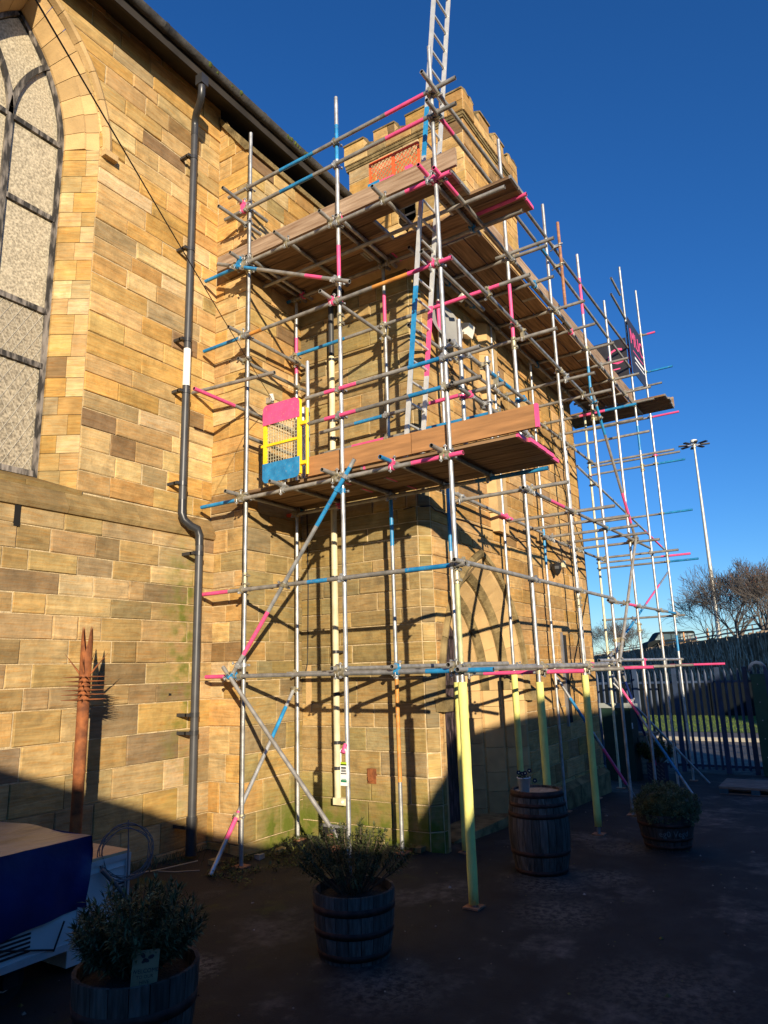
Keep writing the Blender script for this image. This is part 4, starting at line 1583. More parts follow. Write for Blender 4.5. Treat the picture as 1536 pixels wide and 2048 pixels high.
# transoms on the short side
for z_, ys, x1 in ((2.085, (4.5, 3.77, 3.15), 7.32), (4.185, (5.95, 5.25, 4.5, 3.75, 3.15), 7.33), (6.31, (5.95, 4.5, 3.16), 7.33), (7.352, (5.95, 5.2, 4.5, 3.75, 3.15), 7.36)):
    for i, y in enumerate(ys):
        bands = []
        if z_ > 7 and y < 3.3:
            bands = [(0, .25, P_)]
        if 4 < z_ < 5 and abs(y - 3.75) < .01:
            bands = [(0, .12, B_)]
        tube_obj('transom', (5.82 if z_ > 4 else 5.95, y, z_), (x1, y, z_), bands, DU)
        if z_ > 7 and y in (5.95, 4.5):
            tube_obj('transom', (6.0, y - .11, z_), (x1, y - .11, z_), [], G)
# end guard rails towards the nave
ye = 5.95 + .01
for pa, pb, bands in (((445, 375), (534, 443), []), ((437, 412), (521, 469), []), ((476, 717), (625, 789), []), ((388, 777), (640, 884), [((388, 777), (468, 811), P_)])):
    tube_obj('guard_rail', onY(pa, ye + (.12 if pa[0] == 388 else 0)), onY(pb, ye + (.12 if pa[0] == 388 else 0)), bands, DU)
tube_obj('guard_rail', onY((490, 872), ye), onY((625, 925), ye), [], DU)
tube_obj('guard_rail', onX((380, 787), 5.95), onX((549, 745), 5.95), [], DU)
# short posts on the lower platform
for p0, p1, x, mt in (((615, 723), (620, 950), 6.3, G), ((606, 816), (610, 940), 6.3, B_), ((917, 640), (926, 862), 6.42, G), ((973, 714), (979, 846), 6.75, G)):
    a = onX(p0, x)
    tube_obj('guard_post', (x, a[1], 4.24), (x, a[1], a[2]), [], mt if mt == G else 'galv', couple=True)
# lower platform end rails along X
for (x0, y0, z0, x1) in ((6.0, 2.98, 5.32, 7.3), (6.0, 2.98, 4.86, 7.3)):
    tube_obj('guard_rail', (x0, y0, z0), (x1 + .9, y0, z0), [(.45, .7, B_)] if z0 > 5 else [], DU)

# ---- long side: ledgers along X
XE = 16.55
tube_obj('ledger', (5.85, LY, 2.04), (10.6, LY, 2.04), [], DU)
tube_obj('ledger', (10.4, LY + .05, 2.10), (XE, LY + .05, 2.10), [], G)
tube_obj('ledger', (7.3, YI - .054, 2.06), (14.8, YI - .054, 2.06), [], G)
tube_obj('guard_rail', (5.9, LY, 3.05), (11.3, LY, 3.05), [], DU)
tube_obj('guard_rail', (11.0, LY, 3.0), (16.4, LY, 3.06), [((1252, 1201), (1271, 1207), P_), ((1335, 1222), (1350, 1227), B_)], DU)
dled((1046, 975), (1300, 1096), LY, [((1100, 1000), (1126, 1013), P_)], name='ledger')
dled((905, 985), (1085, 1066), YI - .054, [((1000, 1026), (1024, 1037), P_)])
tube_obj('ledger', (11.0, YI - .054, 4.13), (14.9, YI - .054, 4.13), [], DU)
dled((900, 512), (1185, 806), LY, [], mat=G)
tube_obj('ledger', (6.9, YI - .054, 6.18), (14.6, YI - .054, 6.18), [], DU)
tube_obj('ledger', (5.9, LY, 7.30), (10.4, LY, 7.30), [(.0, .12, P_)], DU)
tube_obj('ledger', (10.2, LY + .05, 7.31), (15.3, LY + .05, 7.31), [], DU)
tube_obj('ledger', (7.0, YI - .054, 7.30), (14.6, YI - .054, 7.30), [], DU)
dled((843, 143), (1052, 420), LY, [], name='guard_rail')
dled((1040, 405), (1256, 697), LY + .05, [], name='guard_rail')
dled((853, 200), (1100, 520), LY, [((876, 230), (905, 268), P_), ((1070, 481), (1092, 510), B_)], name='guard_rail')
dled((1085, 500), (1260, 735), LY + .05, [], name='guard_rail')
# transoms along Y on the long side
tz = {2: 2.13, 4: 4.185, 6: 6.24, 7: 7.355}
rng = random.Random(14)
for i, x in enumerate([8.08, 8.85, 9.78, 10.6, 11.48, 12.25, 13.08, 13.9, 14.6]):
    b7 = []
    tube_obj('transom', (x, 2.62 + rng.uniform(-.1, .12), tz[7]), (x, 4.1, tz[7]), b7, DU)
    if i % 2 == 0 or i in (3, 5):
        tube_obj('transom', (x, 2.5 + rng.uniform(-.1, .1), tz[4]), (x, 4.12, tz[4]), [], DU)
        tube_obj('transom', (x + .12, 2.45 + rng.uniform(-.1, .2), tz[6]), (x + .12, 4.12, tz[6]), [(0.0, .3, B_), (.3, .55, P_)] if i == 4 else [], DU)
for x, b2 in ((8.08, [(0, .8, P_)]), (9.78, []), (11.48, [(0, .3, P_)]), (13.08, []), (14.8, [])):
    tube_obj('transom', (x, 2.55, tz[2] - .15), (x, 4.1, tz[2] - .15), b2, DU)
tube_obj('transom', (16.28, 2.2, 1.98), (16.28, 3.4, 1.98), [(0, .9, P_)], DU)
tube_obj('transom', (7.95, 2.4, 7.34), (7.95, 3.2, 7.34), [], DU, couple=False)
# rusty guard post and the pink hop-up bracket
a = onY((1115, 445), LY - .054); b = onY((1127, 612), LY - .054)
tube_obj('guard_post', (a[0], a[1], a[2]), (a[0], a[1], b[2]), [], 'rust_light')
tube_obj('transom', onZ((1053, 388), 7.37), onZ((950, 431), 7.37), [(0, 1, P_)], DU, couple=False)
# far end returns
for px, bm, bd in (((1370, 1230), 0, None), ((1397, 1117), 0, B_), ((1385, 1019), 0, B_), ((1370, 918), 0, B_), ((1360, 903), 0, None), ((1358, 823), 0, P_), ((1345, 732), 0, B_), ((1310, 664), 0, P_), ((1324, 765), 0, None), ((1381, 1107), 0, P_)):
    a = onX(px, 16.25)
    ylen = {(1345, 732): 3.75, (1310, 664): 3.15, (1324, 765): 3.6}.get(px, 4.6)
    fr = .3 if ylen > 4 else .45
    tube_obj('transom', a, (16.25, ylen, a[2]), [(0, fr, bd)] if bd else [], DU)
for y in (4.55,):
    tube_obj('standard', (16.2, y, gz(16.2, y) + .01), (16.2, y, 7.2), [], DU)
# diagonal braces on the long side
Yb = LY - .054
dled((1182, 775), (1273, 1084), Yb, [((1193, 812), (1209, 870), B_), ((1244, 985), (1262, 1045), P_)], name='brace')
dled((1273, 1068), (1239, 1326), Yb, [], name='brace')
dled((1154, 932), (1336, 1106), YI - .1, [((1288, 1060), (1322, 1093), P_)], name='brace', mat=G)
dled((1336, 1144), (1219, 1314), YI - .1, [((1290, 1208), (1318, 1170), P_), ((1252, 1268), (1285, 1218), B_)], name='brace', mat=G)
dled((1240, 590), (1222, 556), LY, [], name='guard_rail')
dled((1222, 588), (1280, 690), LY + .05, [], name='guard_rail')


def raker(p0, x, y, p1, zend, bands, mat=G):
    a = onY(p0, y)
    b = onZ(p1, zend)
    tube_obj('raker', a, b, bands, mat)


raker((1112, 1353), 0, YI, (1281, 1612), -.15, [((1138, 1395), (1180, 1460), B_), ((1205, 1497), (1252, 1568), P_)])
raker((1224, 1350), 0, YI, (1385, 1588), -.24, [((1242, 1378), (1278, 1430), P_), ((1310, 1478), (1360, 1552), B_)])
raker((1226, 1366), 0, YI + .1, (1419, 1567), -.33, [], G)
raker((1244, 1345), 0, YI - .1, (1322, 1558), -.3, [((1250, 1362), (1292, 1470), 'tarp'), ((1308, 1515), (1322, 1558), P_)], DU)

# ---- couplers wherever two tubes cross
coup_cache = {}


def closest(p1, q1, p2, q2):
    d1, d2, r_ = q1 - p1, q2 - p2, p1 - p2
    a, e, f = d1 @ d1, d2 @ d2, d2 @ r_
    c, b = d1 @ r_, d1 @ d2
    den = a * e - b * b
    if den < 1e-6 * a * e:
        return None
    s_ = (b * f - c * e) / den
    t_ = (a * f - b * c) / den
    if not (0 <= s_ <= 1 and 0 <= t_ <= 1):
        return None
    return p1 + d1 * s_, p2 + d2 * t_


def coupler(A, B, d1, d2, mat, into=None):
    d1 = d1 / np.linalg.norm(d1)
    d2 = d2 / np.linalg.norm(d2)
    off = B - A
    key = (tuple(np.round(d1, 1)), tuple(np.round(d2, 1)), tuple(np.round(off, 2)), mat)
    if key in coup_cache and into is None:
        return link('coupler', coup_cache[key], A, scaf)
    m = into if into is not None else MB()
    m.tube(A - d1 * .024, A + d1 * .024, .033, mat, 10)
    m.tube(B - d2 * .024, B + d2 * .024, .033, mat, 10)
    n = off / max(np.linalg.norm(off), 1e-6)
    m.obox((A + B) / 2, (d1 * .022, d2 * .022, n * (np.linalg.norm(off) / 2)), mat)
    sd = np.cross(d1, n)
    for c, s_, dd in ((A, -1, d1), (B, 1, d2)):
        sd = np.cross(dd, n)
        m.tube(c + sd * .036 - n * s_ * .0, c + sd * .036 + n * s_ * .062, .0065, 'galv', 6)
        m.obox(c + sd * .036 + n * s_ * .046, (dd * .013, sd * .013, n * .008), 'galv')
        m.obox(c - sd * .040, (dd * .014, sd * .010, n * .014), mat)
    if into is not None:
        return None
    o = m.build('coupler', parent=scaf, origin=A)
    coup_cache[key] = o.data
    return o


rng = random.Random(99)
pend = []
for i in range(len(TUBES)):
    for j in range(i + 1, len(TUBES)):
        p1, q1, n1 = TUBES[i]
        p2, q2, n2 = TUBES[j]
        r_ = closest(p1, q1, p2, q2)
        if r_ is None:
            continue
        dd = np.linalg.norm(r_[0] - r_[1])
        if 0.03 < dd < 0.13:
            mt = rng.choice(['fitting'] * 9 + ['galv'] * 4 + ['p_pink', 'p_blue'])
            pend.append((toPx(r_[0])[1], r_, q1 - p1, q2 - p2, mt))
pend.sort(key=lambda v: v[0])
far_c = MB()
for k_, (dp, r_, d1_, d2_, mt) in enumerate(pend):
    coupler(r_[0], r_[1], d1_, d2_, mt, far_c if k_ >= 285 else None)
if far_c.f:
    far_c.build('far_couplers', parent=scaf, kind='stuff')
# sleeve couplers on the standards
for (x, y), px in (((XO, 5.88), (487, 1160)), ((XO, 4.43), (680, 640)), ((XO, 3.09), (914, 1150)), ((8.0, YO), (1030, 690)), ((9.7, YO), (1165, 1205)), ((11.4, YO), (1188, 830)), ((13.0, YO), (1280, 1255)), ((14.72, YO), (1284, 935))):
    z = zx(px) if x == XO else zy(px)
    m = MB()
    m.tube((x, y, z - .085), (x, y, z + .085), .033, 'fitting', 10)
    for dz in (-.05, .05):
        m.tube((x - .055, y - .03, z + dz), (x + .055, y - .03, z + dz), .006, 'galv', 6)
        m.box((x - .02, y - .05, z + dz - .015), (x + .02, y - .03, z + dz + .015), 'fitting')
    m.build('sleeve_coupler', parent=scaf)

# ---- platforms
BW, BT = 0.225, 0.038


def board(axis, a0, a1, b, z, mat=None, ends=None, wd=BW):
    m = MB()
    if axis == 'y':
        m.box((b, a0, z), (b + wd - .008, a1, z + BT), mat or 'board_y')
        for e in (a0, a1):
            m.box((b - .001, e - .001 if e == a0 else e - .028, z - .0015), (b + wd - .007, e + .028 if e == a0 else e + .001, z + BT + .0015), ends or 'galv_dull')
    else:
        m.box((a0, b, z), (a1, b + wd - .008, z + BT), mat or 'board_x')
        for e in (a0, a1):
            m.box((e - .001 if e == a0 else e - .028, b - .001, z - .0015), (e + .028 if e == a0 else e + .001, b + wd - .007, z + BT + .0015), ends or 'galv_dull')
    m.build('scaffold_board', parent=scaf)


rng = random.Random(17)
ZU = 7.38
for i in range(5):
    x = 6.17 + i * .232
    z = ZU + rng.uniform(0, .004)
    if i in (1, 2):
        segs = [(2.92 if i < 2 else 2.42, 3.28), (4.1, 6.42)]
    elif i == 0:
        segs = [(2.92, 4.52), (4.53, 6.46)]
    else:
        segs = [(2.42, 4.3 + .3 * (i % 2)), (4.31 + .3 * (i % 2), 6.4)]
    for a, b in segs:
        board('y', a, b, x, z, ends=P_ if a < 2.5 and i == 4 else None)
for i in range(4):
    y = 3.15 + i * .232
    xs_ = [7.34, 9.3 + .5 * (i % 2), 11.9 + .4 * (i % 3), 14.55]
    for a, b in zip(xs_[:-1], xs_[1:]):
        board('x', a, b - .006, y, ZU + rng.uniform(0, .004))
ZL = 4.212
for i in range(5):
    x = 6.17 + i * .232
    sp = 4.2 + .5 * (i % 2)
    board('y', 2.36 + rng.uniform(-.02, .02), sp, x, ZL + rng.uniform(0, .004), ends=P_)
    board('y', sp + .006, 6.02 + rng.uniform(-.03, .05), x, ZL + rng.uniform(0, .004))
for i in range(4):                                     # end platform
    x = 14.62 + i * .232
    board('y', 2.4 + rng.uniform(-.03, .03), 4.6, x, 7.375 + rng.uniform(0, .004))
# toe boards
for (y0, y1, mt) in ((2.85, 4.5, 'toe_y'), (4.51, 6.5, 'toe_y')):
    m = MB()
    m.box((6.128, y0, ZU + BT + .004), (6.166, y1, ZU + BT + .225), mt)
    m.build('toe_board', parent=scaf)
for (y0, y1) in ((2.16, 3.55), (3.56, 4.97)):
    m = MB()
    m.box((6.128, y0, ZL + BT + .004), (6.166, y1, ZL + BT + .235), 'ply_toe')
    if y0 < 2.3:
        m.box((6.126, y0 - .002, ZL + BT + .002), (6.168, y0 + .03, ZL + BT + .237), P_)
    m.build('toe_board', parent=scaf)
for x0, x1 in ((7.42, 9.6), (9.61, 12.1), (12.11, 14.95)):
    m = MB()
    m.box((x0, 3.09, ZU + BT + .004), (x1, 3.128, ZU + BT + .225), 'toe_x')
    m.build('toe_board', parent=scaf)
m = MB()
m.box((15.5, 2.42, 7.42), (15.54, 2.9, 7.63), 'toe_y')
m.build('toe_board', parent=scaf)

# ---- swing gate on the lower platform
gate = thing('access_gate', 'yellow wire mesh scaffold gate with pink top panel and blue bottom panel', 'gate', (6.02, 5.3, 4.25))
gx = 6.02
c00, c10 = onX((536, 950), gx), onX((600, 935), gx)
ztop = onX((531, 822), gx)[2] + .02
y0, y1 = onX((531, 890), gx)[1], onX((599, 875), gx)[1]          # y0 > y1
zb = 4.27
m = MB()
for yy in (y0, y1):
    m.bar((gx, yy, zb), (gx, yy, ztop), .04, .04, 'p_yellow', up=(1, 0, 0))
zmid = (zb + ztop) / 2 - .02
m.bar((gx, y0 + .06, zmid), (gx, y1, zmid), .03, .03, 'p_yellow')
m.bar((gx, y0, ztop), (gx, y1, ztop), .03, .03, 'p_yellow')
m.bar((gx, y0, zb), (gx, y1, zb), .03, .03, 'p_yellow')
m.build('gate_frame', parent=gate)
m = MB()
for i in range(1, 13):
    yy = y0 + (y1 - y0) * i / 13
    m.bar((gx + .004, yy, zb + .2), (gx + .004, yy, ztop - .2), .005, .005, 'p_cream', up=(1, 0, 0))
nz_ = 12
for i in range(1, nz_):
    zz = zb + .2 + (ztop - zb - .4) * i / nz_
    m.bar((gx + .004, y0, zz), (gx + .004, y1, zz), .005, .005, 'p_cream')
m.build('wire_mesh', parent=gate)


def rpanel(zl, zh, mat, name, corner_top):
    m_ = MB()
    r0 = .07
    pts = []
    if corner_top:
        seq = [(y0 + .02, zl, None), (y1 - .02, zl, None), (y1 - .02, zh, (-1, 1)), (y0 + .02, zh, (1, 1))]
    else:
        seq = [(y0 + .02, zh, None), (y1 - .02, zh, None), (y1 - .02, zl, (-1, -1)), (y0 + .02, zl, (1, -1))]
    for yy, zz, cr in seq:
        if cr is None:
            pts.append((gx - .03, yy, zz))
        else:
            cy, cz = yy - cr[0] * r0, zz - cr[1] * r0
            arc = []
            for i in range(6):
                t_ = math.pi / 2 * i / 5
                arc.append((gx - .03, cy + cr[0] * r0 * math.sin(t_), cz + cr[1] * r0 * math.cos(t_)))
            if (cr[0] < 0) == True:
                arc = arc[::-1]
            pts += arc
    m_.prism(pts, (.006, 0, 0), mat)
    m_.build(name, parent=gate)


rpanel(ztop - .22, ztop + .03, 'p_pink', 'top_panel', True)
rpanel(zb - .04, zb + .2, 'p_blue', 'bottom_panel', False)
m = MB()
for zz in (zb + .12, ztop - .3):
    m.box((gx - .02, y1 - .10, zz - .02), (gx + .02, y1 - .02, zz + .02), 'p_yellow')
m.tube((gx + .02, y1 - .10, zb - .02), (gx + .02, y1 - .10, ztop - .12), .018, 'p_yellow', 8)
m.build('hinge', parent=gate)

# ---- orange mesh hatch guard on the upper platform
hx = 6.26
hatch = thing('hatch_guard', 'orange mesh guard panels standing on the upper platform beside the ladder hatch', 'guard', (hx, 4.0, ZU + BT))
for (pa, pb, off) in (((740, 330), (785, 310), 0), ((787, 308), (836, 285), 0)):
    ya, yb_ = onX(pa, hx)[1], onX(pb, hx)[1]
    z0, z1 = ZU + BT + .01, onX(pa, hx)[2]
    m = MB()
    for p_, q_ in (((hx, ya, z0), (hx, ya, z1)), ((hx, yb_, z0), (hx, yb_, z1)), ((hx, ya, z0), (hx, yb_, z0)), ((hx, ya, z1), (hx, yb_, z1))):
        m.bar(p_, q_, .022, .022, 'mesh_orange', up=(1, .1, .1))
    pn = m.build('panel_frame', parent=hatch)
    m = MB()
    k_ = 16
    W_, H_ = abs(yb_ - ya), z1 - z0
    ylo = min(ya, yb_)
    for s_ in (-1, 1):
        for i in range(-k_, 2 * k_):
            y_a = ylo + W_ * i / 6
            d = s_ * H_ * .8
            lo, hi = sorted(((ylo - y_a) / d, (ylo + W_ - y_a) / d))
            t0, t1 = max(0, lo), min(1, hi)
            if t1 - t0 > .02:
                m.bar((hx, y_a + d * t0, z0 + H_ * t0), (hx, y_a + d * t1, z0 + H_ * t1), .005, .005, 'mesh_orange', up=(1, 0, 0))
    m.build('wire_mesh', parent=pn)
m = MB()
ya, yb_ = onX((740, 365), hx - .06)[1], onX((790, 340), hx - .06)[1]
m.box((hx - .1, yb_, ZU + BT + .225), (hx - .06, ya, ZU + BT + .27), 'p_pink')
m.box((hx - .11, ya - .16, ZU + BT + .22), (hx - .05, ya, ZU + BT + .28), 'p_blue')
m.box((hx - .11, yb_ - .25, ZU + BT + .22), (hx - .05, yb_ - .16, ZU + BT + .29), 'p_pink')
m.build('clamp_rail', parent=hatch)

# ---- ladder through the hatch
def build_ladder():
    lx0, lx1 = 6.50, 6.86
    a = onX((814, 860), lx0); b = onX((867, 0), lx0)
    dr = (b - a) / np.linalg.norm(b - a)
    foot = a + dr * ((ZL + BT - a[2]) / dr[2])
    top_ = a + dr * ((10.75 - a[2]) / dr[2])
    lad = thing('ladder', 'long aluminium ladder with blue and pink painted stiles rising through the scaffold', 'ladder', foot)
    for k_, x in enumerate((lx0, lx1)):
        m_ = MB()
        f0 = foot.copy(); t0 = top_.copy()
        f0[0] = t0[0] = x
        tz_ = lambda px: min(max((onX(px, x)[2] - foot[2]) / (top_[2] - foot[2]), 0), 1)
        if k_ == 0:
            a1, a2, a3, a4 = tz_((822, 732)), tz_((835, 571)), tz_((853, 310)), tz_((857, 213))
            cuts = [(0, a1, 'alu'), (a1, a2, 'p_blue'), (a2, a3, 'alu'), (a3, a4, 'p_blue'), (a4, 1, 'alu')]
        else:
            a1, a2 = tz_((852, 753)), tz_((870, 610))
            cuts = [(0, a1, 'alu'), (a1, a2, 'p_pink'), (a2, 1, 'alu')]
        for u, v, c in cuts:
            m_.bar(f0 + (t0 - f0) * u, f0 + (t0 - f0) * v, .025, .052, c, up=(0, 1, 0))
        m_.build('stile', parent=lad)
    n = int((top_[2] - foot[2]) / .25)
    for i in range(1, n):
        c = foot + (top_ - foot) * (i / n)
        m_ = MB()
        m_.tube((lx0, c[1], c[2]), (lx1, c[1], c[2]), .015, 'alu', 8)
        m_.build('rung', parent=lad)


build_ladder()

# ---- scaffold inspection tag
def build_tag():
    y, x = 4.43, XO - .07
    zt, zb_ = onX((690, 1500), x)[2], onX((692, 1572), x)[2]
    tg = thing('inspection_tag', 'white plastic scaffold inspection tag hanging on the middle standard', 'tag', (x, y, zb_))
    m_ = MB()
    wv = .043
    zl = zt - .12
    m_.box((x, y - wv, zb_), (x + .004, y + wv, zl), 'tag_white')
    m_.box((x, y + .028, zl - .001), (x + .004, y + wv, zt), 'tag_white')
    m_.box((x, y - wv, zl - .001), (x + .004, y - .028, zt), 'tag_white')
    m_.box((x, y - .03, zt - .012), (x + .004, y + .03, zt + .012), 'tag_white')
    m_.build('tag_holder', parent=tg)
    m_ = MB()
    h = zl - zb_
    for fz, hh, ww, mt in ((.95, .03, .035, 'tag_lime'), (.90, .012, .038, 'tag_green'), (.78, .01, .03, 'ink'), (.74, .006, .03, 'ink'), (.68, .006, .028, 'ink'), (.64, .006, .03, 'ink'), (.60, .006, .03, 'ink'), (.52, .01, .035, 'ink'), (.28, .006, .028, 'tag_green'), (.2, .022, .036, 'tag_green')):
        z_ = zb_ + h * fz
        m_.box((x - .0015, y - ww, z_ - hh / 2), (x, y + ww, z_ + hh / 2), mt)
    m_.build('tag_print', parent=tg)
    m_ = MB()
    m_.tube((x - .01, y + .0, zt - .03), (x + .04, y, zt + .05), .022, 'p_pink', 8)
    m_.build('tag_clip', parent=tg)


build_tag()

# ---- company boards
def build_signs():
    y = LY - .03
    a = onY((1253, 630), y); b = onY((1291, 770), y)
    x0, x1 = 14.55, 15.75
    z0, z1 = 8.02, 9.28
    s1 = thing('company_sign', 'dark board with pink letters and white lines facing the car park side', 'sign', (15.2, y, z0), 'company boards')
    m_ = MB()
    m_.box((x0, y, z0), (x1, y + .012, z1), 'sign_dark')
    m_.build('board', parent=s1)
    m_ = text_mesh('MUC', .50, 'p_pink', (15.15, y - .004, 8.86), (1, 0, 0), (0, 0, 1), .002)
    m_.build('lettering', parent=s1)
    m_ = MB()
    m_.box((x0 + .2, y - .003, 8.56), (x1 - .1, y, 8.585), 'p_pink')
    m_.box((x0 + .3, y - .003, 8.42), (x1 - .1, y, 8.47), 'sign_white')
    m_.box((x0 + .3, y - .003, 8.32), (x1 - .1, y, 8.35), 'sign_white')
    m_.build('print_lines', parent=s1)
    x = 14.62
    ya, yb_ = onX((1253, 720), x)[1] + .0, onX((1203, 705), x)[1]
    s2 = thing('company_sign', 'dark board with a large pink letter C facing the nave', 'sign', (x, 3.4, 7.95), 'company boards')
    m_ = MB()
    z0, z1 = 7.95, 8.86
    m_.box((x, 3.08, z0), (x + .012, 4.05, z1), 'sign_dark')
    m_.build('board', parent=s2)
    m_ = text_mesh('C', .52, 'p_pink', (x - .004, 3.33, 8.46), (0, -1, 0), (0, 0, 1), .002)
    m_.build('lettering', parent=s2)
    m_ = MB()
    m_.box((x - .003, 3.25, 8.18), (x, 3.42, 8.205), 'p_pink')
    m_.build('print_lines', parent=s2)


build_signs()

# ---- overhead wire to a bracket on the bay wall
def build_wire():
    a = onY((545, 800), YB2 - .1); b = onY((60, -20), 2.3)
    m_ = MB()
    pts = []
    for i in range(25):
        t = i / 24
        p = a + (b - a) * t
        p[2] -= .02 * math.sin(math.pi * t)
        pts.append(p)
    e = pts[-1] + (pts[-1] - pts[-2]) * 12
    m_.path(pts + [e], .0045, 'wire', 6)
    o_ = m_.build('service_wire', label='thin black service wire running from a wall bracket up past the window', cat='wire')
    m_ = MB()
    m_.box((a[0] - .03, a[1], a[2] - .04), (a[0] + .03, YB2, a[2] + .04), 'galv_dull')
    m_.tube(a, a + (-.05, -.02, .06), .03, 'pvc_white', 8)
    m_.path([a, a + (.1, .05, -.12), a + (.18, .08, -.3)], .006, 'wire', 5)
    m_.build('wire_bracket', parent=o_)


build_wire()

# ------------------------------------------------------------------ casks and planters
def cask(name, label, cat, c, prof, nst, mat, hoops, head=None, soil=None, group=None):
    """prof: list of (radius, z); each stave is its own piece"""
    root = thing(name, label, cat, c, group)
    rs = np.array(prof)
    rad = lambda z: float(np.interp(z, rs[:, 1], rs[:, 0]))
    m = MB()
    da = 2 * math.pi / nst
    th = .022
    vs = []
    for rr, z in prof:
        for a in (-da / 2 + .012 / rr * .25, -da / 6, da / 6, da / 2 - .012 / rr * .25):
            vs.append((rr * math.cos(a), rr * math.sin(a), z))
    n = len(prof)
    for rr, z in prof:
        for a in (-da / 2, da / 2):
            vs.append(((rr - th) * math.cos(a), (rr - th) * math.sin(a), z))
    b = 4 * n
    fs = []
    for j in range(n - 1):
        for i in range(3):
            fs.append((4 * j + i, 4 * j + i + 1, 4 * (j + 1) + i + 1, 4 * (j + 1) + i))
        fs.append((b + 2 * j + 1, b + 2 * j, b + 2 * j + 2, b + 2 * j + 3))
        fs.append((b + 2 * j, 4 * j, 4 * j + 4, b + 2 * j + 2))
        fs.append((4 * j + 3, b + 2 * j + 1, b + 2 * j + 3, 4 * j + 7))
    t4, tb = 4 * (n - 1), b + 2 * (n - 1)
    fs.append((t4, t4 + 1, t4 + 2, t4 + 3, tb + 1, tb))
    m.add([tuple(np.array(v) + c) for v in vs], fs, mat)
    st = m.build('stave', parent=root, origin=c)
    rng = random.Random(int(c[0] * 977))
    for i in range(1, nst):
        o = link('stave', st.data, c, root)
        o.rotation_euler = (0, 0, i * da)
    for z0, z1 in hoops:
        m = MB()
        m.lathe(c, [(rad(z0) + .0015, z0), (rad(z0) + .005, z0), (rad(z1) + .005, z1), (rad(z1) + .0015, z1)], 'hoop', 40)
        m.build('hoop', parent=root)
    if head is not None:
        nb = 6
        R = rad(head) - th
        for i in range(nb):
            x0, x1 = -R + 2 * R * i / nb, -R + 2 * R * (i + 1) / nb
            pts = []
            for x in np.linspace(x0 + .0015, x1 - .0015, 5):
                pts.append((c[0] + x, c[1] - math.sqrt(max(R * R - x * x, 0)), c[2] + head))
            for x in np.linspace(x1 - .0015, x0 + .0015, 5):
                pts.append((c[0] + x, c[1] + math.sqrt(max(R * R - x * x, 0)), c[2] + head))
            m = MB()
            m.prism(pts, (0, 0, .012), 'oak_head')
            m.build('head_board', parent=root)
    if soil is not None:
        m = MB()
        R = rad(soil) - th
        rings = [(0.0, .03), (R * .5, .025), (R * .8, .01), (R, 0)]
        vs, fs = [], []
        n = 20
        for rr, dz in rings:
            for i in range(n):
                vs.append((c[0] + rr * math.cos(6.2832 * i / n), c[1] + rr * math.sin(6.2832 * i / n), c[2] + soil + dz + rng.uniform(-.01, .01)))
        for j in range(3):
            fs += [(j * n + i, j * n + (i + 1) % n, (j + 1) * n + (i + 1) % n, (j + 1) * n + i) for i in range(n)]
        m.add(vs, fs, 'soil', True)
        m.build('soil', parent=root)
    return root


def leaf(mb, p, d, up, L, wd, mat):
    """narrow folded leaf"""
    d = d / np.linalg.norm(d)
    s_ = np.cross(d, up)
    if np.linalg.norm(s_) < 1e-3:
        s_ = np.cross(d, (1, 0, .2))
    s_ /= np.linalg.norm(s_)
    n = np.cross(s_, d)
    m_ = p + d * L * .5 - n * L * .02
    mb.add([p, m_ + s_ * wd / 2 + n * wd * .2, p + d * L - n * L * .08, m_ - s_ * wd / 2 + n * wd * .2, m_], [(0, 1, 4), (1, 2, 4), (2, 3, 4), (3, 0, 4)], mat)


def shrub(root, c, nstem, R, H, L, wd, mats, seed, whorl=.03, per=5, start=.3, lean=1.0):
    rng = random.Random(seed)
    fo, stx = MB(), MB()
    for _ in range(nstem):
        a = rng.uniform(0, 6.283)
        rr = R * math.sqrt(rng.random()) * lean
        h = H * rng.uniform(.55, 1.0) * (1 - .35 * (rr / max(R, .01)) ** 2)
        b0 = np.array(c) + np.array([math.cos(a), math.sin(a), 0]) * rr * .25
        tip = np.array(c) + np.array([math.cos(a) * rr, math.sin(a) * rr, h])
        mid = (b0 + tip) / 2 + np.array([math.cos(a) * rr * .1, math.sin(a) * rr * .1, h * .08])
        pts = [b0, (b0 + mid) / 2 + np.array([rng.uniform(-.01, .01)] * 3), mid, (mid + tip) / 2 + np.array([rng.uniform(-.012, .012), rng.uniform(-.012, .012), 0]), tip]
        stx.path(pts, [.005, .0045, .004, .003, .002], 'stem', 5)
        Ls = sum(np.linalg.norm(pts[i + 1] - pts[i]) for i in range(4))
        nw = max(3, int(Ls * (1 - start) / whorl))
        ph = rng.uniform(0, 6)
        for k_ in range(nw + 1):
            t = start + (1 - start) * k_ / nw
            s_ = t * 4
            i = min(int(s_), 3)
            p = pts[i] + (pts[i + 1] - pts[i]) * (s_ - i)
            dr = pts[i + 1] - pts[i]
            dr = dr / np.linalg.norm(dr)
            x, y = perp(dr)
            ph += 1.1
            for q in range(per):
                an = ph + 6.283 * q / per
                el = rng.uniform(.2, .9) + (.6 if k_ == nw else 0)
                dv = (x * math.cos(an) + y * math.sin(an)) * math.cos(el) + dr * math.sin(el)
                leaf(fo, p, dv + np.array([0, 0, rng.uniform(-.25, .1)]), np.array([0, 0, 1.0]), L * rng.uniform(.5, 1.35), wd * rng.uniform(.7, 1.3), rng.choice(mats))
    stx.build('stems', parent=root)
    fo.build('foliage', parent=root, kind='stuff')


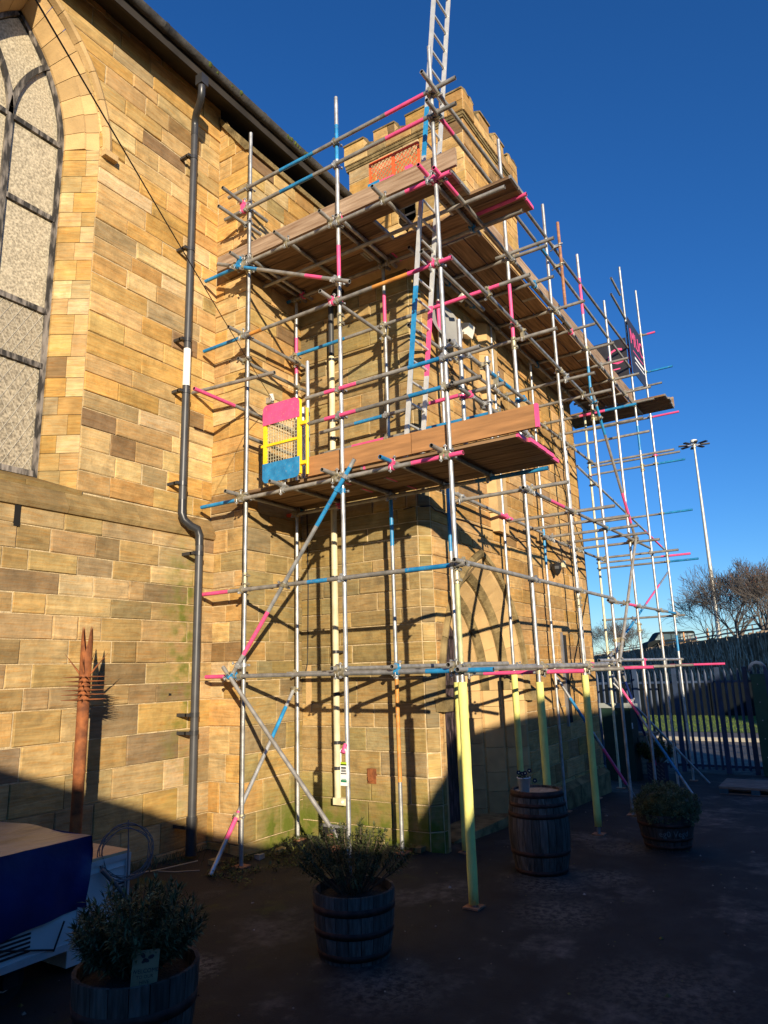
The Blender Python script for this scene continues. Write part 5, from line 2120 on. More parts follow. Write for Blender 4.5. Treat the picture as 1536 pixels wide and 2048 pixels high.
H1 = [(.295, 0), (.325, .14), (.345, .30), (.35, .44)]
c1 = np.array([3.02, 3.72, gz(3, 3.7)])
pl1 = cask('barrel_planter', 'half barrel planter with a small wooden welcome sign beside the blue tarpaulin', 'planter', c1, H1, 20, 'oak', [(.02, .07), (.24, .30)], soil=.37)
c2 = np.array([4.76, 3.42, gz(4.76, 3.4)])
H2 = [(.265, 0), (.29, .14), (.305, .30), (.31, .46)]
pl2 = cask('barrel_planter', 'weathered half barrel planter with a spiky shrub in front of the tag', 'planter', c2, H2, 20, 'oak', [(.03, .075), (.18, .225), (.33, .38)], soil=.40)
c3 = np.array([9.32, 2.13, gz(9.3, 2.1)])
H3 = [(.25, 0), (.285, .14), (.315, .28), (.325, .40)]
pl3 = cask('barrel_planter', 'dark half barrel planter with chalk writing and a round clipped bush', 'planter', c3, H3, 20, 'oak_dark', [(.03, .07), (.12, .155), (.27, .31)], soil=.33)
c4 = np.array([7.52, 3.0, gz(7.5, 3)])
H4 = [(.26, 0), (.292, .15), (.312, .30), (.316, .41), (.31, .52), (.292, .66), (.262, .80)]
br = cask('whisky_barrel', 'upright oak barrel with dark hoops beside the yellow padded poles', 'barrel', c4, H4, 24, 'oak', [(.01, .055), (.19, .235), (.55, .595), (.655, .69), (.745, .80)], head=.765)

s1 = thing('shrub', 'bushy narrow leaved shrub growing in the planter with the welcome sign', 'shrub', c1 + (0, 0, .39))
shrub(s1, c1 + (0, 0, .39), 150, .37, .50, .055, .013, ['leaf_a', 'leaf_a', 'leaf_b', 'leaf_c'], 5, whorl=.028, per=5)
for k_, (dx, dy, h) in enumerate(((-.02, .30, .66), (.08, .22, .72), (-.1, .16, .62))):
    pass
s2 = thing('shrub', 'open spiky evergreen shrub growing in the middle planter', 'shrub', c2 + (0, 0, .42))
shrub(s2, c2 + (0, 0, .42), 85, .44, .52, .046, .014, ['leaf_b', 'leaf_b', 'leaf_a'], 6, whorl=.03, per=5, start=.45, lean=1.0)
# round bush
s3 = thing('round_bush', 'round clipped grey green bush growing in the chalked planter', 'bush', c3 + (0, 0, .34))
rng = random.Random(8)
fo = MB()
bc = c3 + (0.02, -.02, .40)
for _ in range(1500):
    a, u = rng.uniform(0, 6.283), rng.uniform(-.25, 1)
    el = math.asin(u)
    lump = 1 + .09 * math.sin(5 * a + 3 * el) + .06 * math.sin(11 * a - 7 * el)
    n = np.array([math.cos(a) * math.cos(el), math.sin(a) * math.cos(el), math.sin(el)])
    p = bc + n * np.array([.37, .37, .31]) * lump * rng.uniform(.86, 1.0)
    for _k in range(9):
        d = n * .6 + np.array([rng.uniform(-1, 1), rng.uniform(-1, 1), rng.uniform(-.6, 1)])
        leaf(fo, p + np.array([rng.uniform(-.012, .012) for _q in range(3)]), d, np.array([0, 0, 1.0]), rng.uniform(.016, .028), .011, rng.choice(['leaf_c', 'leaf_c', 'leaf_a']))
m = MB()
m.lathe(bc, [(.24, -.08), (.29, .0), (.27, .1), (.17, .19), (.001, .22)], 'leaf_b', 16)
m.build('inner_growth', parent=s3)
fo.build('foliage', parent=s3, kind='stuff')
# chalk lettering on the dark planter, bent round the staves
dirc = np.array([CAM[0] - c3[0], CAM[1] - c3[1]])
an0 = math.atan2(dirc[1], dirc[0]) + .28
tm = text_mesh('eg0 Vegd', .095, 'chalk', (0, 0, 0), (1, 0, 0), (0, 1, 0), 0.0005)
R3 = .306
vs = []
for x, y, z in tm.v:
    an = an0 + x / R3
    rr = np.interp(.205 + y, [h[1] for h in H3], [h[0] for h in H3]) + .004 + z
    vs.append((c3[0] + rr * math.cos(an), c3[1] + rr * math.sin(an), c3[2] + .205 + y))
tm.v = vs
tm.build('chalk_lettering', parent=pl3)

# small wooden sign
sp = np.array([2.87, 3.47, c1[2] + .47])
vd = np.array([CAM[0] - sp[0], CAM[1] - sp[1], 0]); vd /= np.linalg.norm(vd)
ux = np.array([-vd[1], vd[0], 0])
tl = 0.06
uz = np.array([ux[0] * tl, ux[1] * tl, 1.0]); uz /= np.linalg.norm(uz)
ws = thing('welcome_sign', 'small wooden sign with a bee stuck in the planter shrub', 'sign', sp - uz * .08)
m = MB()
m.obox(sp + uz * .04, (ux * .068, vd * .005, uz * .087), 'wood_sign')
m.obox(sp + uz * .04 - ux * .066, (ux * .004, vd * .009, uz * .087), 'wood_sign')
m.build('board', parent=ws)
m = MB()
m.obox(sp - uz * .09 - vd * .008, (ux * .011, vd * .004, uz * .10), 'wood_sign')
m.build('stake', parent=ws)
f0 = sp + vd * .0055
for txt, dz, sz in (('WELCOME', .026, .029), ('TO OUR', -.002, .023), ('HIVE', -.028, .025)):
    text_mesh(txt, sz, 'ink', f0 + uz * dz, ux, uz, .0004).build('lettering', parent=ws)
m = MB()


def blob(cx, cz, rx, rz, rot):
    pts = []
    for i in range(12):
        t = 6.283 * i / 12
        x, z = rx * math.cos(t), rz * math.sin(t)
        pts.append(f0 + vd * .0006 + ux * (cx + x * math.cos(rot) - z * math.sin(rot)) + uz * (cz + x * math.sin(rot) + z * math.cos(rot)))
    m.add(pts, [tuple(range(12))], 'ink')


blob(-.018, .104, .016, .010, -.9)
blob(.025, .093, .017, .010, .25)
blob(.0, .078, .018, .010, -.4)
blob(-.012, .074, .012, .008, .5)
m.build('bee_print', parent=ws)

# flower pot on the barrel
pc = np.array([7.34, 3.06, c4[2] + .777])
pot = thing('flower_pot', 'small white pot of dark pansies standing on the oak barrel', 'flower pot', pc)
m = MB()
m.lathe(pc, [(.001, 0), (.05, 0), (.068, .15), (.072, .15), (.072, .16), (.064, .16), (.058, .13), (.001, .13)], 'pot_white', 24)
m.build('pot', parent=pot)
rng = random.Random(12)
m, fl = MB(), MB()
for _ in range(90):
    p = pc + np.array([rng.uniform(-.055, .055), rng.uniform(-.055, .055), .14])
    leaf(m, p, np.array([rng.uniform(-1, 1), rng.uniform(-1, 1), rng.uniform(.3, 1)]), np.array([0, 0, 1.0]), rng.uniform(.03, .05), .018, 'leaf_a')
for dx, dy, dz in ((-.05, .03, .21), (.0, -.02, .20), (.045, -.05, .22), (.02, .02, .19), (.08, -.09, .12)):
    c = pc + np.array([dx, dy, dz])
    fl.tube(pc + (dx * .4, dy * .4, .13), c, .0015, 'leaf_a', 4)
    nf = np.array([CAM[0] - c[0], CAM[1] - c[1], .3]); nf /= np.linalg.norm(nf)
    a, b = perp(nf)
    for k_ in range(5):
        t = 6.283 * k_ / 5 + .3
        pc_ = c + (a * math.cos(t) + b * math.sin(t)) * .012
        pts = [pc_ + nf * .001 * k_ + (a * math.cos(q) + b * math.sin(q)) * .013 for q in np.linspace(0, 5.6, 8)]
        fl.add(pts, [tuple(range(8))], 'pansy')
    pts = [c + nf * .007 + (a * math.cos(q) + b * math.sin(q)) * .007 for q in np.linspace(0, 5.4, 7)]
    fl.add(pts, [tuple(range(7))], 'pansy_eye')
m.build('foliage', parent=pot, kind='stuff')
fl.build('flowers', parent=pot)
m = MB()
m.path([pc + np.array([-.055 * math.cos(t) * .9, .04 * math.cos(t), .15 + .045 * math.sin(t)]) for t in np.linspace(0, 3.14, 12)], .0025, 'stem', 5)
m.build('handle', parent=pot)

# ------------------------------------------------------------------ rusty spiked post
def spiked_post():
    c = np.array([4.16, 6.03, gz(4.16, 6.03)])
    rt = thing('spiked_post', 'rusty steel post sculpture with rings of spikes standing against the wall', 'sculpture', c)
    m_ = MB()
    m_.lathe(c, [(.001, .0), (.17, .0), (.16, .03), (.07, .07), (.055, .10)], 'rust', 16)
    m_.lathe(c, [(.052, .09), (.052, 1.18), (.056, 1.185), (.056, 1.21), (.054, 1.215), (.054, 2.27)], 'rust', 16)
    m_.build('shaft', parent=rt)
    m_ = MB()
    n = 16
    vs, fs = [], []
    for i in range(n):
        t = 6.283 * i / n
        ph = (i % 4)
        h = {0: .24, 1: .11, 2: .0, 3: .11}[ph]
        x, y = math.cos(t) * .054, math.sin(t) * .054
        vs += [c + (x, y, 2.27), c + (x, y, 2.27 + h), c + (x * .9, y * .9, 2.27), c + (x * .9, y * .9, 2.27 + h)]
    for i in range(n):
        j = (i + 1) % n
        fs += [(4 * i, 4 * j, 4 * j + 1, 4 * i + 1), (4 * i + 2, 4 * i + 3, 4 * j + 3, 4 * j + 2)]
    m_.add(vs, fs, 'rust')
    m_.build('crown', parent=rt)
    for k_, z in enumerate((2.04, 2.0, 1.96, 1.92, 1.88, 1.835)):
        m_ = MB()
        m_.lathe(c, [(.052, z - .008), (.066, z - .008), (.066, z + .008), (.052, z + .008)], 'rust', 16)
        for i in range(12):
            t = 6.283 * (i + .3 * k_) / 12
            d = np.array([math.cos(t), math.sin(t), .0])
            m_.tube(c + d * .055 + (0, 0, z), c + d * .20 + (0, 0, z), .009, 'rust', 5, r2=.001)
        m_.build('spike_ring', parent=rt)
    m_ = MB()
    for t in (2.2, 5.4, .6, 3.9):
        d = np.array([math.cos(t), math.sin(t), 0])
        m_.tube(c + d * .05 + (0, 0, 2.07), c + d * .2 + (0, 0, 2.26), .011, 'rust', 5, r2=.001)
    m_.build('long_spikes', parent=rt)


spiked_post()

# ------------------------------------------------------------------ covered trailer, cooling unit, cable coil
def trailer():
    x0, x1, y0_, y1_, z0, z1 = 1.6, 3.36, 4.76, 5.95, .27, .93
    rt = thing('covered_trailer', 'white louvred trailer box covered with a dark blue tarpaulin', 'trailer', (2.5, 5.3, 0))
    m_ = MB()
    m_.box((x0, y0_, z0), (x1, y1_, z1), 'white_panel')
    m_.build('body', parent=rt)
    for a, b in (((x0, y0_ - .012, z0 - .01), (x1 + .012, y0_ + .03, z0 + .035)), ((x1 - .03, y0_ - .01, z0 + .035), (x1 + .01, y0_ + .03, z1))):
        m_ = MB()
        m_.box(a, b, 'alu')
        m_.build('trim', parent=rt)
    for i in range(5):
        m_ = MB()
        z = z0 + .065 + i * .026
        m_.box((2.70, y0_ - .006, z), (3.0, y0_ + .002, z + .012), 'black_metal')
        m_.build('louvre', parent=rt)
    for x in (1.9, 2.9):
        m_ = MB()
        m_.box((x, y0_ + .1, .12), (x + .1, y1_ - .1, z0), 'black_metal')
        m_.tube((x + .05, y0_ + .18, .14), (x + .05, y0_ + .30, .14), .14, 'rubber', 18)
        m_.tube((x + .05, y0_ + .177, .14), (x + .05, y0_ + .181, .14), .06, 'alu', 12)
        m_.build('wheel', parent=rt)
    # tarpaulin: top plus hanging front and end with folds
    rng = random.Random(2)
    m_ = MB()
    nx, nzv = 34, 10
    zt = .965

    def drape(t, s_):
        """t along x 0..1, s down 0..1"""
        x = x0 - .1 + (x1 + .035 - x0 + .1) * t
        bot = .47 - .03 * math.sin(t * 5) - .04 * (1 - t)
        z = zt - (zt - bot) * s_
        y = y0_ - .03 - .012 * math.sin(t * 37 + s_ * 2) * s_ - .02 * s_ * (1 - s_) * 2 - .015 * math.sin(t * 11) * s_
        if t > .97:
            y += .02 * math.sin(s_ * 7)
        return (x + (.02 * math.sin(s_ * 6) * (t > .9)), y, z)
    vs = [drape(i / nx, j / nzv) for j in range(nzv + 1) for i in range(nx + 1)]
    fs = [(j * (nx + 1) + i, j * (nx + 1) + i + 1, (j + 1) * (nx + 1) + i + 1, (j + 1) * (nx + 1) + i) for j in range(nzv) for i in range(nx)]
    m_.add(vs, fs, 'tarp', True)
    # end skirt
    vs = []
    for j in range(nzv + 1):
        for i in range(13):
            s_ = j / nzv
            y = y0_ - .03 + (y1_ - y0_ + .06) * i / 12
            vs.append((x1 + .035 + .02 * math.sin(s_ * 6) + .008 * math.sin(i * 2.1) * s_, y, zt - (zt - .5 + .05 * math.sin(i)) * s_))
    m_.add(vs, [(j * 13 + i, j * 13 + i + 1, (j + 1) * 13 + i + 1, (j + 1) * 13 + i) for j in range(nzv) for i in range(12)], 'tarp', True)
    m_.build('tarpaulin', parent=rt)
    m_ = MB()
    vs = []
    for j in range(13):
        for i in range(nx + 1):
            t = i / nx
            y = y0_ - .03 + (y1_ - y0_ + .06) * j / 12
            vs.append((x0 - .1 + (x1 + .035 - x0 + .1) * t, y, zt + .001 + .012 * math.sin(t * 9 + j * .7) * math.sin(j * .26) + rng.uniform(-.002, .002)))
    m_.add(vs, [(j * (nx + 1) + i, j * (nx + 1) + i + 1, (j + 1) * (nx + 1) + i + 1, (j + 1) * (nx + 1) + i) for j in range(12) for i in range(nx)], 'tarp_top_sheen', True)
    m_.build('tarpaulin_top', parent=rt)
    for p, q in (((2.55, y0_ - .035, .48), (2.42, y0_ - .02, z0)), ((3.22, y0_ - .03, .46), (3.16, y0_ - .02, z0 + .02)), ((2.75, y0_ - .03, .42), (3.16, y0_ - .02, z0 + .03))):
        m_ = MB()
        m_.tube(p, q, .006, 'rubber', 6)
        m_.build('elastic_cord', parent=rt)
    # cooling unit next to it
    u = thing('cooling_unit', 'white cooling unit with a plywood top between the tarpaulin and the wall', 'unit', (3.7, 5.3, 0))
    m_ = MB()
    m_.box((3.44, 5.0, .05), (3.93, 5.55, .70), 'white_panel')
    m_.build('body', parent=u)
    m_ = MB()
    m_.box((3.43, 4.99, .70), (3.94, 5.56, .735), 'ply')
    m_.build('top_board', parent=u)
    for a, b in (((3.43, 4.985, .675), (3.945, 4.998, .715)), ((3.90, 4.984, .06), (3.94, 4.998, .675)), ((3.44, 4.988, .625), (3.90, 4.998, .63))):
        m_ = MB()
        m_.box(a, b, 'alu')
        m_.build('trim', parent=u)
    for i in range(6):
        m_ = MB()
        m_.box((3.80, 4.992, .36 + i * .028), (3.895, 4.999, .372 + i * .028), 'black_metal')
        m_.build('louvre', parent=u)
    # cable coil
    cc = onY((252, 1704), 4.90)
    rng = random.Random(6)
    nrm = np.array([CAM[0] - cc[0], CAM[1] - cc[1], .5]); nrm /= np.linalg.norm(nrm)
    a, b = perp(nrm)
    m_ = MB()
    pts = []
    for i in range(260):
        t = 6.283 * i / 40
        rr = .185 + .017 * math.sin(i * .061) + .006 * math.sin(i * .9)
        pts.append(cc + a * rr * math.cos(t) + b * rr * math.sin(t) + nrm * (.02 * math.sin(i * .11)))
    m_.path(pts, .0032, 'cable', 6)
    e = pts[-1]
    m_.path([e, cc + (.25, .02, -.2), onY((330, 1737), 5.2), onY((395, 1722), 5.5)], .006, 'cable', 6)
    m_.path([cc + (.02, 0, -.18), onY((300, 1742), 5.0), onY((350, 1744), 5.2), onY((398, 1741), 5.5)], .006, 'cable', 6)
    m_.path([onY((257, 1690), 4.95), onY((255, 1740), 4.9), onY((252, 1790), 4.92), onY((250, 1850), 4.93)], .007, 'cable', 6)
    m_.path([onY((257, 1640), 4.95), onY((257, 1700), 4.95)], .005, 'cable', 6)
    m_.path([onY((203, 1740), 4.93), onY((232, 1770), 4.92), onY((258, 1800), 4.92), onY((262, 1850), 4.92)], .016, 'cable', 8)
    m_.build('cable_coil', label='coil of grey cable hanging on the white cooling unit', cat='cable')


trailer()

# ------------------------------------------------------------------ fence and things by it
def fence():
    fx = 18.0
    rt = thing('palisade_fence', 'blue steel palisade fence closing the yard in front of the grass verge', 'fence', (fx, 3, -.42))
    zb_, zt = -.33, 1.88
    m_ = MB()
    prof = [(-.032, 0), (-.012, -.014), (.012, -.014), (.032, 0)]
    vs = []
    for z in (zb_, zt - .1):
        vs += [(y, z) for y in range(0)]
    pts = [(fx - .04, -.03, zb_), (fx - .055, -.010, zb_), (fx - .055, .010, zb_), (fx - .04, .03, zb_)]
    t0 = [(x, y, zt - .12) for x, y, _ in pts]
    tip = [(fx - .05, 0, zt)]
    base = np.array([fx, 0, zb_])
    m_.add(pts + t0 + tip, [(0, 1, 5, 4), (1, 2, 6, 5), (2, 3, 7, 6), (4, 5, 8), (5, 6, 8), (6, 7, 8)], 'fence_blue')
    first = m_.build('pale', parent=rt, origin=(fx, 0, zb_))
    y = -3.6
    while y < 7.2:
        if abs(y) > .07:
            o = link('pale', first.data, (fx, y, zb_), rt)
        y += .138
    for z in (zb_ + .28 - .2, zt - .3):
        m_ = MB()
        m_.box((fx - .035, -3.7, z - .025), (fx + .015, 7.3, z + .025), 'fence_blue')
        m_.build('rail', parent=rt)
    for y in (3.55, 2.62, 4.45, 2.05, 5.8, .3, -1.5, -3.4):
        m_ = MB()
        m_.box((fx - .1, y - .05, -.45), (fx - .03, y + .05, zt + .02), 'fence_blue')
        m_.build('post', parent=rt)
    # gate post
    gp_ = thing('gate_post', 'wide green gate post with a blue arched channel beside the fence', 'gate post', (17.8, 1.72, -.42))
    m_ = MB()
    m_.box((17.72, 1.62, -.45), (17.9, 1.92, 1.74), 'gate_green')
    m_.build('post', parent=gp_)
    m_ = MB()
    pts = [(17.70, 1.58, -.45), (17.70, 1.64, -.45), (17.70, 1.64, 1.8)]
    for i in range(7):
        t = math.pi * i / 6
        pts.append((17.70, 1.77 - .13 * math.cos(t), 1.8 + .16 * math.sin(t)))
    pts += [(17.70, 1.95, 1.8)]
    for i in range(7):
        t = math.pi - math.pi * i / 6
        pts.append((17.70, 1.77 - .19 * math.cos(t), 1.8 + .22 * math.sin(t)))
    m_.prism(pts, (.14, 0, 0), 'fence_blue')
    m_.build('channel', parent=gp_)
    for k_ in range(5):
        m_ = MB()
        m_.tube((17.69, 1.80, .0 + k_ * .38), (17.72, 1.80, .0 + k_ * .38), .012, 'galv', 6)
        m_.build('bolt', parent=gp_)
    # green cabinet
    cb = thing('green_cabinet', 'dark green steel cabinet with a pale top beyond the porch corner', 'cabinet', (15.8, 4.4, -.38))
    m_ = MB()
    m_.box((15.55, 4.02, -.4), (16.05, 4.62, 1.14), 'cab_green')
    m_.build('body', parent=cb)
    m_ = MB()
    m_.prism([(15.52, 3.99, 1.14), (16.08, 3.99, 1.14), (16.08, 3.99, 1.2), (15.52, 3.99, 1.24)], (0, .66, 0), 'cab_top')
    m_.build('top', parent=cb)
    m_ = MB()
    m_.box((15.56, 4.006, .72), (15.60, 4.02, .84), 'sign_white')
    m_.box((15.90, 4.006, .4), (15.93, 4.02, .52), 'black_metal')
    m_.build('label_plate', parent=cb)
    # timber trough
    tr = thing('timber_trough', 'weathered timber trough standing against the fence', 'trough', (17.3, 4.2, -.4))
    for i in range(6):
        m_ = MB()
        m_.box((17.0, 3.95 + i * .1, -.4), (17.03, 4.04 + i * .1, .46 - .01 * (i % 3)), 'pallet_wood')
        m_.build('board', parent=tr)
    m_ = MB()
    m_.box((16.95, 3.9, .46), (17.35, 4.6, .52), 'rust_light')
    m_.build('top_rail', parent=tr)
    # patterned pot with plant
    c = np.array([16.0, 3.70, gz(16, 3.7)])
    pt = thing('patterned_pot', 'dark patterned square pot with a yellow green plant by the raking tubes', 'plant pot', c)
    m_ = MB()
    m_.prism([c + (-.17, -.17, 0), c + (.17, -.17, 0), c + (.17, .17, 0), c + (-.17, .17, 0)], (0, 0, .36), 'pot_purple')
    for i in range(4):
        for j in range(4):
            yy = c[1] - .13 + i * .085
            zz = c[2] + .06 + j * .08
            m_.obox((c[0] - .172, yy, zz), ((.002, 0, 0), (0, .028, .028), (0, -.006, .006)), 'cable')
    m_.build('pot', parent=pt)
    shrub(pt, c + (0, 0, .34), 60, .42, .52, .10, .03, ['leaf_d', 'leaf_d', 'leaf_b'], 21, whorl=.05, per=4, start=.35)
    # pallet
    pl = thing('pallet', 'weathered wooden pallet with blue blocks lying near the fence', 'pallet', (14.9, 1.75, gz(14.9, 1.7)))
    z = gz(14.9, 1.7)
    for i in range(6):
        m_ = MB()
        m_.box((14.45 + i * .17, 1.15, z + .122), (14.45 + i * .17 + .13, 2.32, z + .144), 'pallet_wood')
        m_.build('deck_board', parent=pl)
    for x in (14.45, 14.88, 15.3):
        m_ = MB()
        m_.box((x, 1.15, z + .1), (x + .1, 2.32, z + .122), 'pallet_wood')
        m_.build('stringer', parent=pl)
        m_ = MB()
        m_.box((x, 1.15, z + .002), (x + .1, 2.32, z + .022), 'pallet_wood')
        m_.build('bottom_board', parent=pl)
        for y in (1.15, 1.67, 2.18):
            m_ = MB()
            m_.box((x, y, z + .022), (x + .1, y + .14, z + .1), 'pallet_blue')
            m_.build('block', parent=pl)


fence()

# ------------------------------------------------------------------ background
def background():
    # dark close boarded fence behind the verge
    bf = thing('board_fence', 'long dark close boarded fence at the back of the verge', 'fence', (38.5, 6, -.6))
    for i in range(12):
        y = -6 + i * 2.4
        m_ = MB()
        m_.box((38.5, y, -.7), (38.55, y + 2.36, 1.02 + .02 * (i % 2)), 'close_board')
        m_.build('panel', parent=bf)
        m_ = MB()
        m_.box((38.44, y - .07, -.7), (38.56, y, 1.12), 'close_board')
        m_.build('post', parent=bf)
    # crib retaining wall
    cw = thing('retaining_wall', 'rough ribbed retaining wall overgrown with bare climbers below the raised road', 'wall', (A0 + A1) / 2)
    L = np.linalg.norm(A1 - A0)
    m_ = MB()
    m_.add([A0 + (0, 0, -.8), A1 + (0, 0, -.8), A1 + (0, 0, WTOP + .1), A0 + (0, 0, WTOP + .1), A1 + WN * .9 + (0, 0, WTOP + .1), A0 + WN * .9 + (0, 0, WTOP + .1)], [(0, 1, 2, 3), (3, 2, 4, 5)], 'crib')
    m_.build('face', parent=cw)
    rng = random.Random(31)
    t = 0.0
    k_ = 0
    tw = MB()
    while t < L - 1:
        p = A0 + WDIR * t
        wd = .42
        h = WTOP + rng.uniform(-.05, .2)
        m_ = MB()
        pts = [p + (0, 0, -.8), p - WN * .26 + WDIR * wd * .25 + (0, 0, -.8), p - WN * .26 + WDIR * wd * .75 + (0, 0, -.8), p + WDIR * wd + (0, 0, -.8)]
        tp = [q + WN * .1 + (0, 0, h + .8) for q in pts]
        m_.add(pts + tp, [(0, 1, 5, 4), (1, 2, 6, 5), (2, 3, 7, 6), (4, 5, 6, 7)], 'crib')
        m_.build('rib', parent=cw)
        for _ in range(5):
            b0 = p - WN * rng.uniform(.3, .6) + WDIR * rng.uniform(-.2, 1.2) + (0, 0, rng.uniform(.2, WTOP - 1.0))
            pts = [b0]
            for q in range(4):
                pts.append(pts[-1] + WDIR * rng.uniform(-.25, .25) + np.array([0, 0, rng.uniform(.15, .4)]) - WN * rng.uniform(-.05, .1))
            tw.path(pts, [.04, .035, .03, .02, .01], 'crib_lit', 4)
        t += .8
        k_ += 1
    tw.build('climbers', parent=cw, kind='stuff')
    # road barrier on top
    ba = thing('road_barrier', 'low steel crash barrier along the raised road', 'barrier', A0 + WN * 2 + (0, 0, WTOP))
    P = lambda t_, o: A0 + WDIR * t_ + WN * o
    for z in (.55, .9):
        m_ = MB()
        m_.bar(P(-5, 1.6) + (0, 0, WTOP + z), P(L + 20, 1.6) + (0, 0, WTOP + z), .06, .14 if z < .6 else .07, 'barrier')
        m_.build('rail', parent=ba)
    for i in range(20):
        m_ = MB()
        m_.bar(P(i * 6.5, 1.66) + (0, 0, WTOP - .1), P(i * 6.5, 1.66) + (0, 0, WTOP + .95), .1, .1, 'barrier', up=(1, 0, 0))
        m_.build('post', parent=ba)
    # van
    vc = onD((1340, 1303), 88.0)
    zr = vc[2] - .02
    vc[2] = zr
    vn = thing('van', 'dark minibus driving along the raised road', 'van', vc)
    Pv = lambda a, d, z: vc + E1 * a + E2 * d + (0, 0, z)
    side = [(-3.0, .35), (-3.0, .95), (-2.85, 1.15), (-2.2, 1.35), (-1.55, 2.2), (-1.2, 2.38), (2.6, 2.42), (2.85, 2.3), (3.0, 1.2), (3.0, .38)]
    m_ = MB()
    m_.prism([Pv(a, -1.0, z) for a, z in side], E2 * 2.0, 'van_paint')
    m_.build('body', parent=vn)
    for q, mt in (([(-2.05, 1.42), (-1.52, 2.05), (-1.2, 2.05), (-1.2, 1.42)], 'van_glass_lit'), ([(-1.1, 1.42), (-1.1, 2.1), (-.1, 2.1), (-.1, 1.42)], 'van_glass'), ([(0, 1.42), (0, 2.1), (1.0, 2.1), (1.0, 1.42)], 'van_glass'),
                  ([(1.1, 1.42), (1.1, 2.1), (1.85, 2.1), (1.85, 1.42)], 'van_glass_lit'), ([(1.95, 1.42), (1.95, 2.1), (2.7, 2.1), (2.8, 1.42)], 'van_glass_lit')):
        m_ = MB()
        m_.prism([Pv(a, -1.012, z) for a, z in q], E2 * .02, mt)
        m_.build('window', parent=vn)
    for a in (-2.0, 1.9):
        for d in (-1.0, .8):
            m_ = MB()
            m_.tube(Pv(a, d, .34), Pv(a, d + .2, .34), .34, 'rubber', 16)
            m_.build('wheel', parent=vn)
    for z in (1.0, 1.5):
        m_ = MB()
        m_.obox(Pv(3.01, -.9, z), (E1 * .03, E2 * .09, np.array([0, 0, .2])), 'lamp_red')
        m_.build('tail_light', parent=vn)
    m_ = MB()
    m_.obox(Pv(3.02, -.3, .7), (E1 * .02, E2 * .28, np.array([0, 0, .08])), 'plate_yellow')
    m_.build('number_plate', parent=vn)
    # posts by the barrier
    for i, px in enumerate(((1250, 1300), (1371, 1300), (1419, 1291), (1328, 1296))):
        c = onD(px, 66 if px[0] > 1400 else 74)
        c[2] = WTOP
        m_ = MB()
        m_.tube(c, c + (0, 0, 1.3), .11, 'cone_orange', 8, r2=.06)
        m_.build('marker_post', label=['pale orange marker post left of the minibus on the raised road', 'pale orange marker post behind the tail of the minibus', 'pale marker post beside the lamp mast foot', 'pale marker post in front of the minibus side'][i], cat='post', group='marker posts on the raised road')
    # mast
    base = onD((1441, 1292), 62.0)
    top_ = onD((1390, 893), 62.0)
    zb_ = WTOP
    ms = thing('lamp_mast', 'tall tapering lamp mast with a ring of floodlights', 'lamp mast', (base[0], base[1], zb_))
    m_ = MB()
    m_.tube((base[0], base[1], zb_), (base[0], base[1], top_[2]), .21, 'mast_grey', 14, r2=.09)
    m_.build('mast', parent=ms)
    m_ = MB()
    m_.tube((base[0], base[1], top_[2] - .1), (base[0], base[1], top_[2] + .4), .15, 'mast_grey', 12)
    m_.tube((base[0], base[1], top_[2] + .4), (base[0], base[1], top_[2] + .6), .3, 'dish_white', 12)
    m_.build('head_frame', parent=ms)
    tc = np.array([base[0], base[1], top_[2] + .15])
    for i in range(8):
        a = 6.283 * i / 8 + .3
        d = np.array([math.cos(a), math.sin(a), 0])
        s_ = np.array([-d[1], d[0], 0])
        m_ = MB()
        m_.tube(tc, tc + d * .6, .03, 'mast_grey', 6)
        m_.obox(tc + d * .95, (d * .38, s_ * .14, np.array([0, 0, .05])), 'black_metal')
        m_.build('floodlight', parent=ms)

    # bare trees
    def tree(px, b, height, spread, seed, label, cat='tree', leaves=None, nm='bare_tree', levels=6, trunk=.16):
        c = onD(px, b)
        c[2] = WTOP
        rt = thing(nm, label, cat, c)
        rng_ = random.Random(seed)
        trk, crown, lf = MB(), MB(), MB()

        def grow(p, d, ln, rr, lv):
            n_ = 3
            pts = [p]
            dd = d.copy()
            for _ in range(n_):
                dd = dd + np.array([rng_.uniform(-.14, .14), rng_.uniform(-.14, .14), rng_.uniform(-.02, .1)])
                dd /= np.linalg.norm(dd)
                pts.append(pts[-1] + dd * ln / n_)
            rads = [max(rr * (1 - .4 * i / n_), .011) for i in range(n_ + 1)]
            (trk if lv >= levels - 2 else crown).path(pts, rads, 'bark', 5 if lv > 2 else 3)
            if lv <= 1 and leaves:
                for _ in range(2):
                    if rng_.random() < (.12 if leaves == 'leaf_red' else .5):
                        q = pts[-1] + np.array([rng_.uniform(-.15, .15) for _x in range(3)])
                        leaf(lf, q, np.array([rng_.uniform(-1, 1), rng_.uniform(-1, 1), rng_.uniform(-1, .3)]), np.array([0, 0, 1.0]), .13, .1, leaves)
            if lv == 0:
                return
            for k in range(3 if lv > 1 else rng_.choice((2, 3))):
                ax1, ax2 = perp(dd)
                an = rng_.uniform(0, 6.283)
                sp_ = rng_.uniform(.3, .75) * spread
                nd = dd * math.cos(sp_) + (ax1 * math.cos(an) + ax2 * math.sin(an)) * math.sin(sp_)
                nd[2] += .06
                nd /= np.linalg.norm(nd)
                at_ = pts[-1] if k < 2 else pts[2]
                grow(at_, nd, ln * rng_.uniform(.76, .95), rads[-1] * .72, lv - 1)
        for k in range(5):
            an = 6.283 * k / 5 + rng_.uniform(-.4, .4)
            ti = rng_.uniform(.12, .75)
            d0 = np.array([math.cos(an) * math.sin(ti), math.sin(an) * math.sin(ti), math.cos(ti)])
            grow(np.array(c) + d0 * .1 - np.array([0, 0, .1]), d0, height * rng_.uniform(.19, .25), trunk * rng_.uniform(.6, 1), levels - 1)
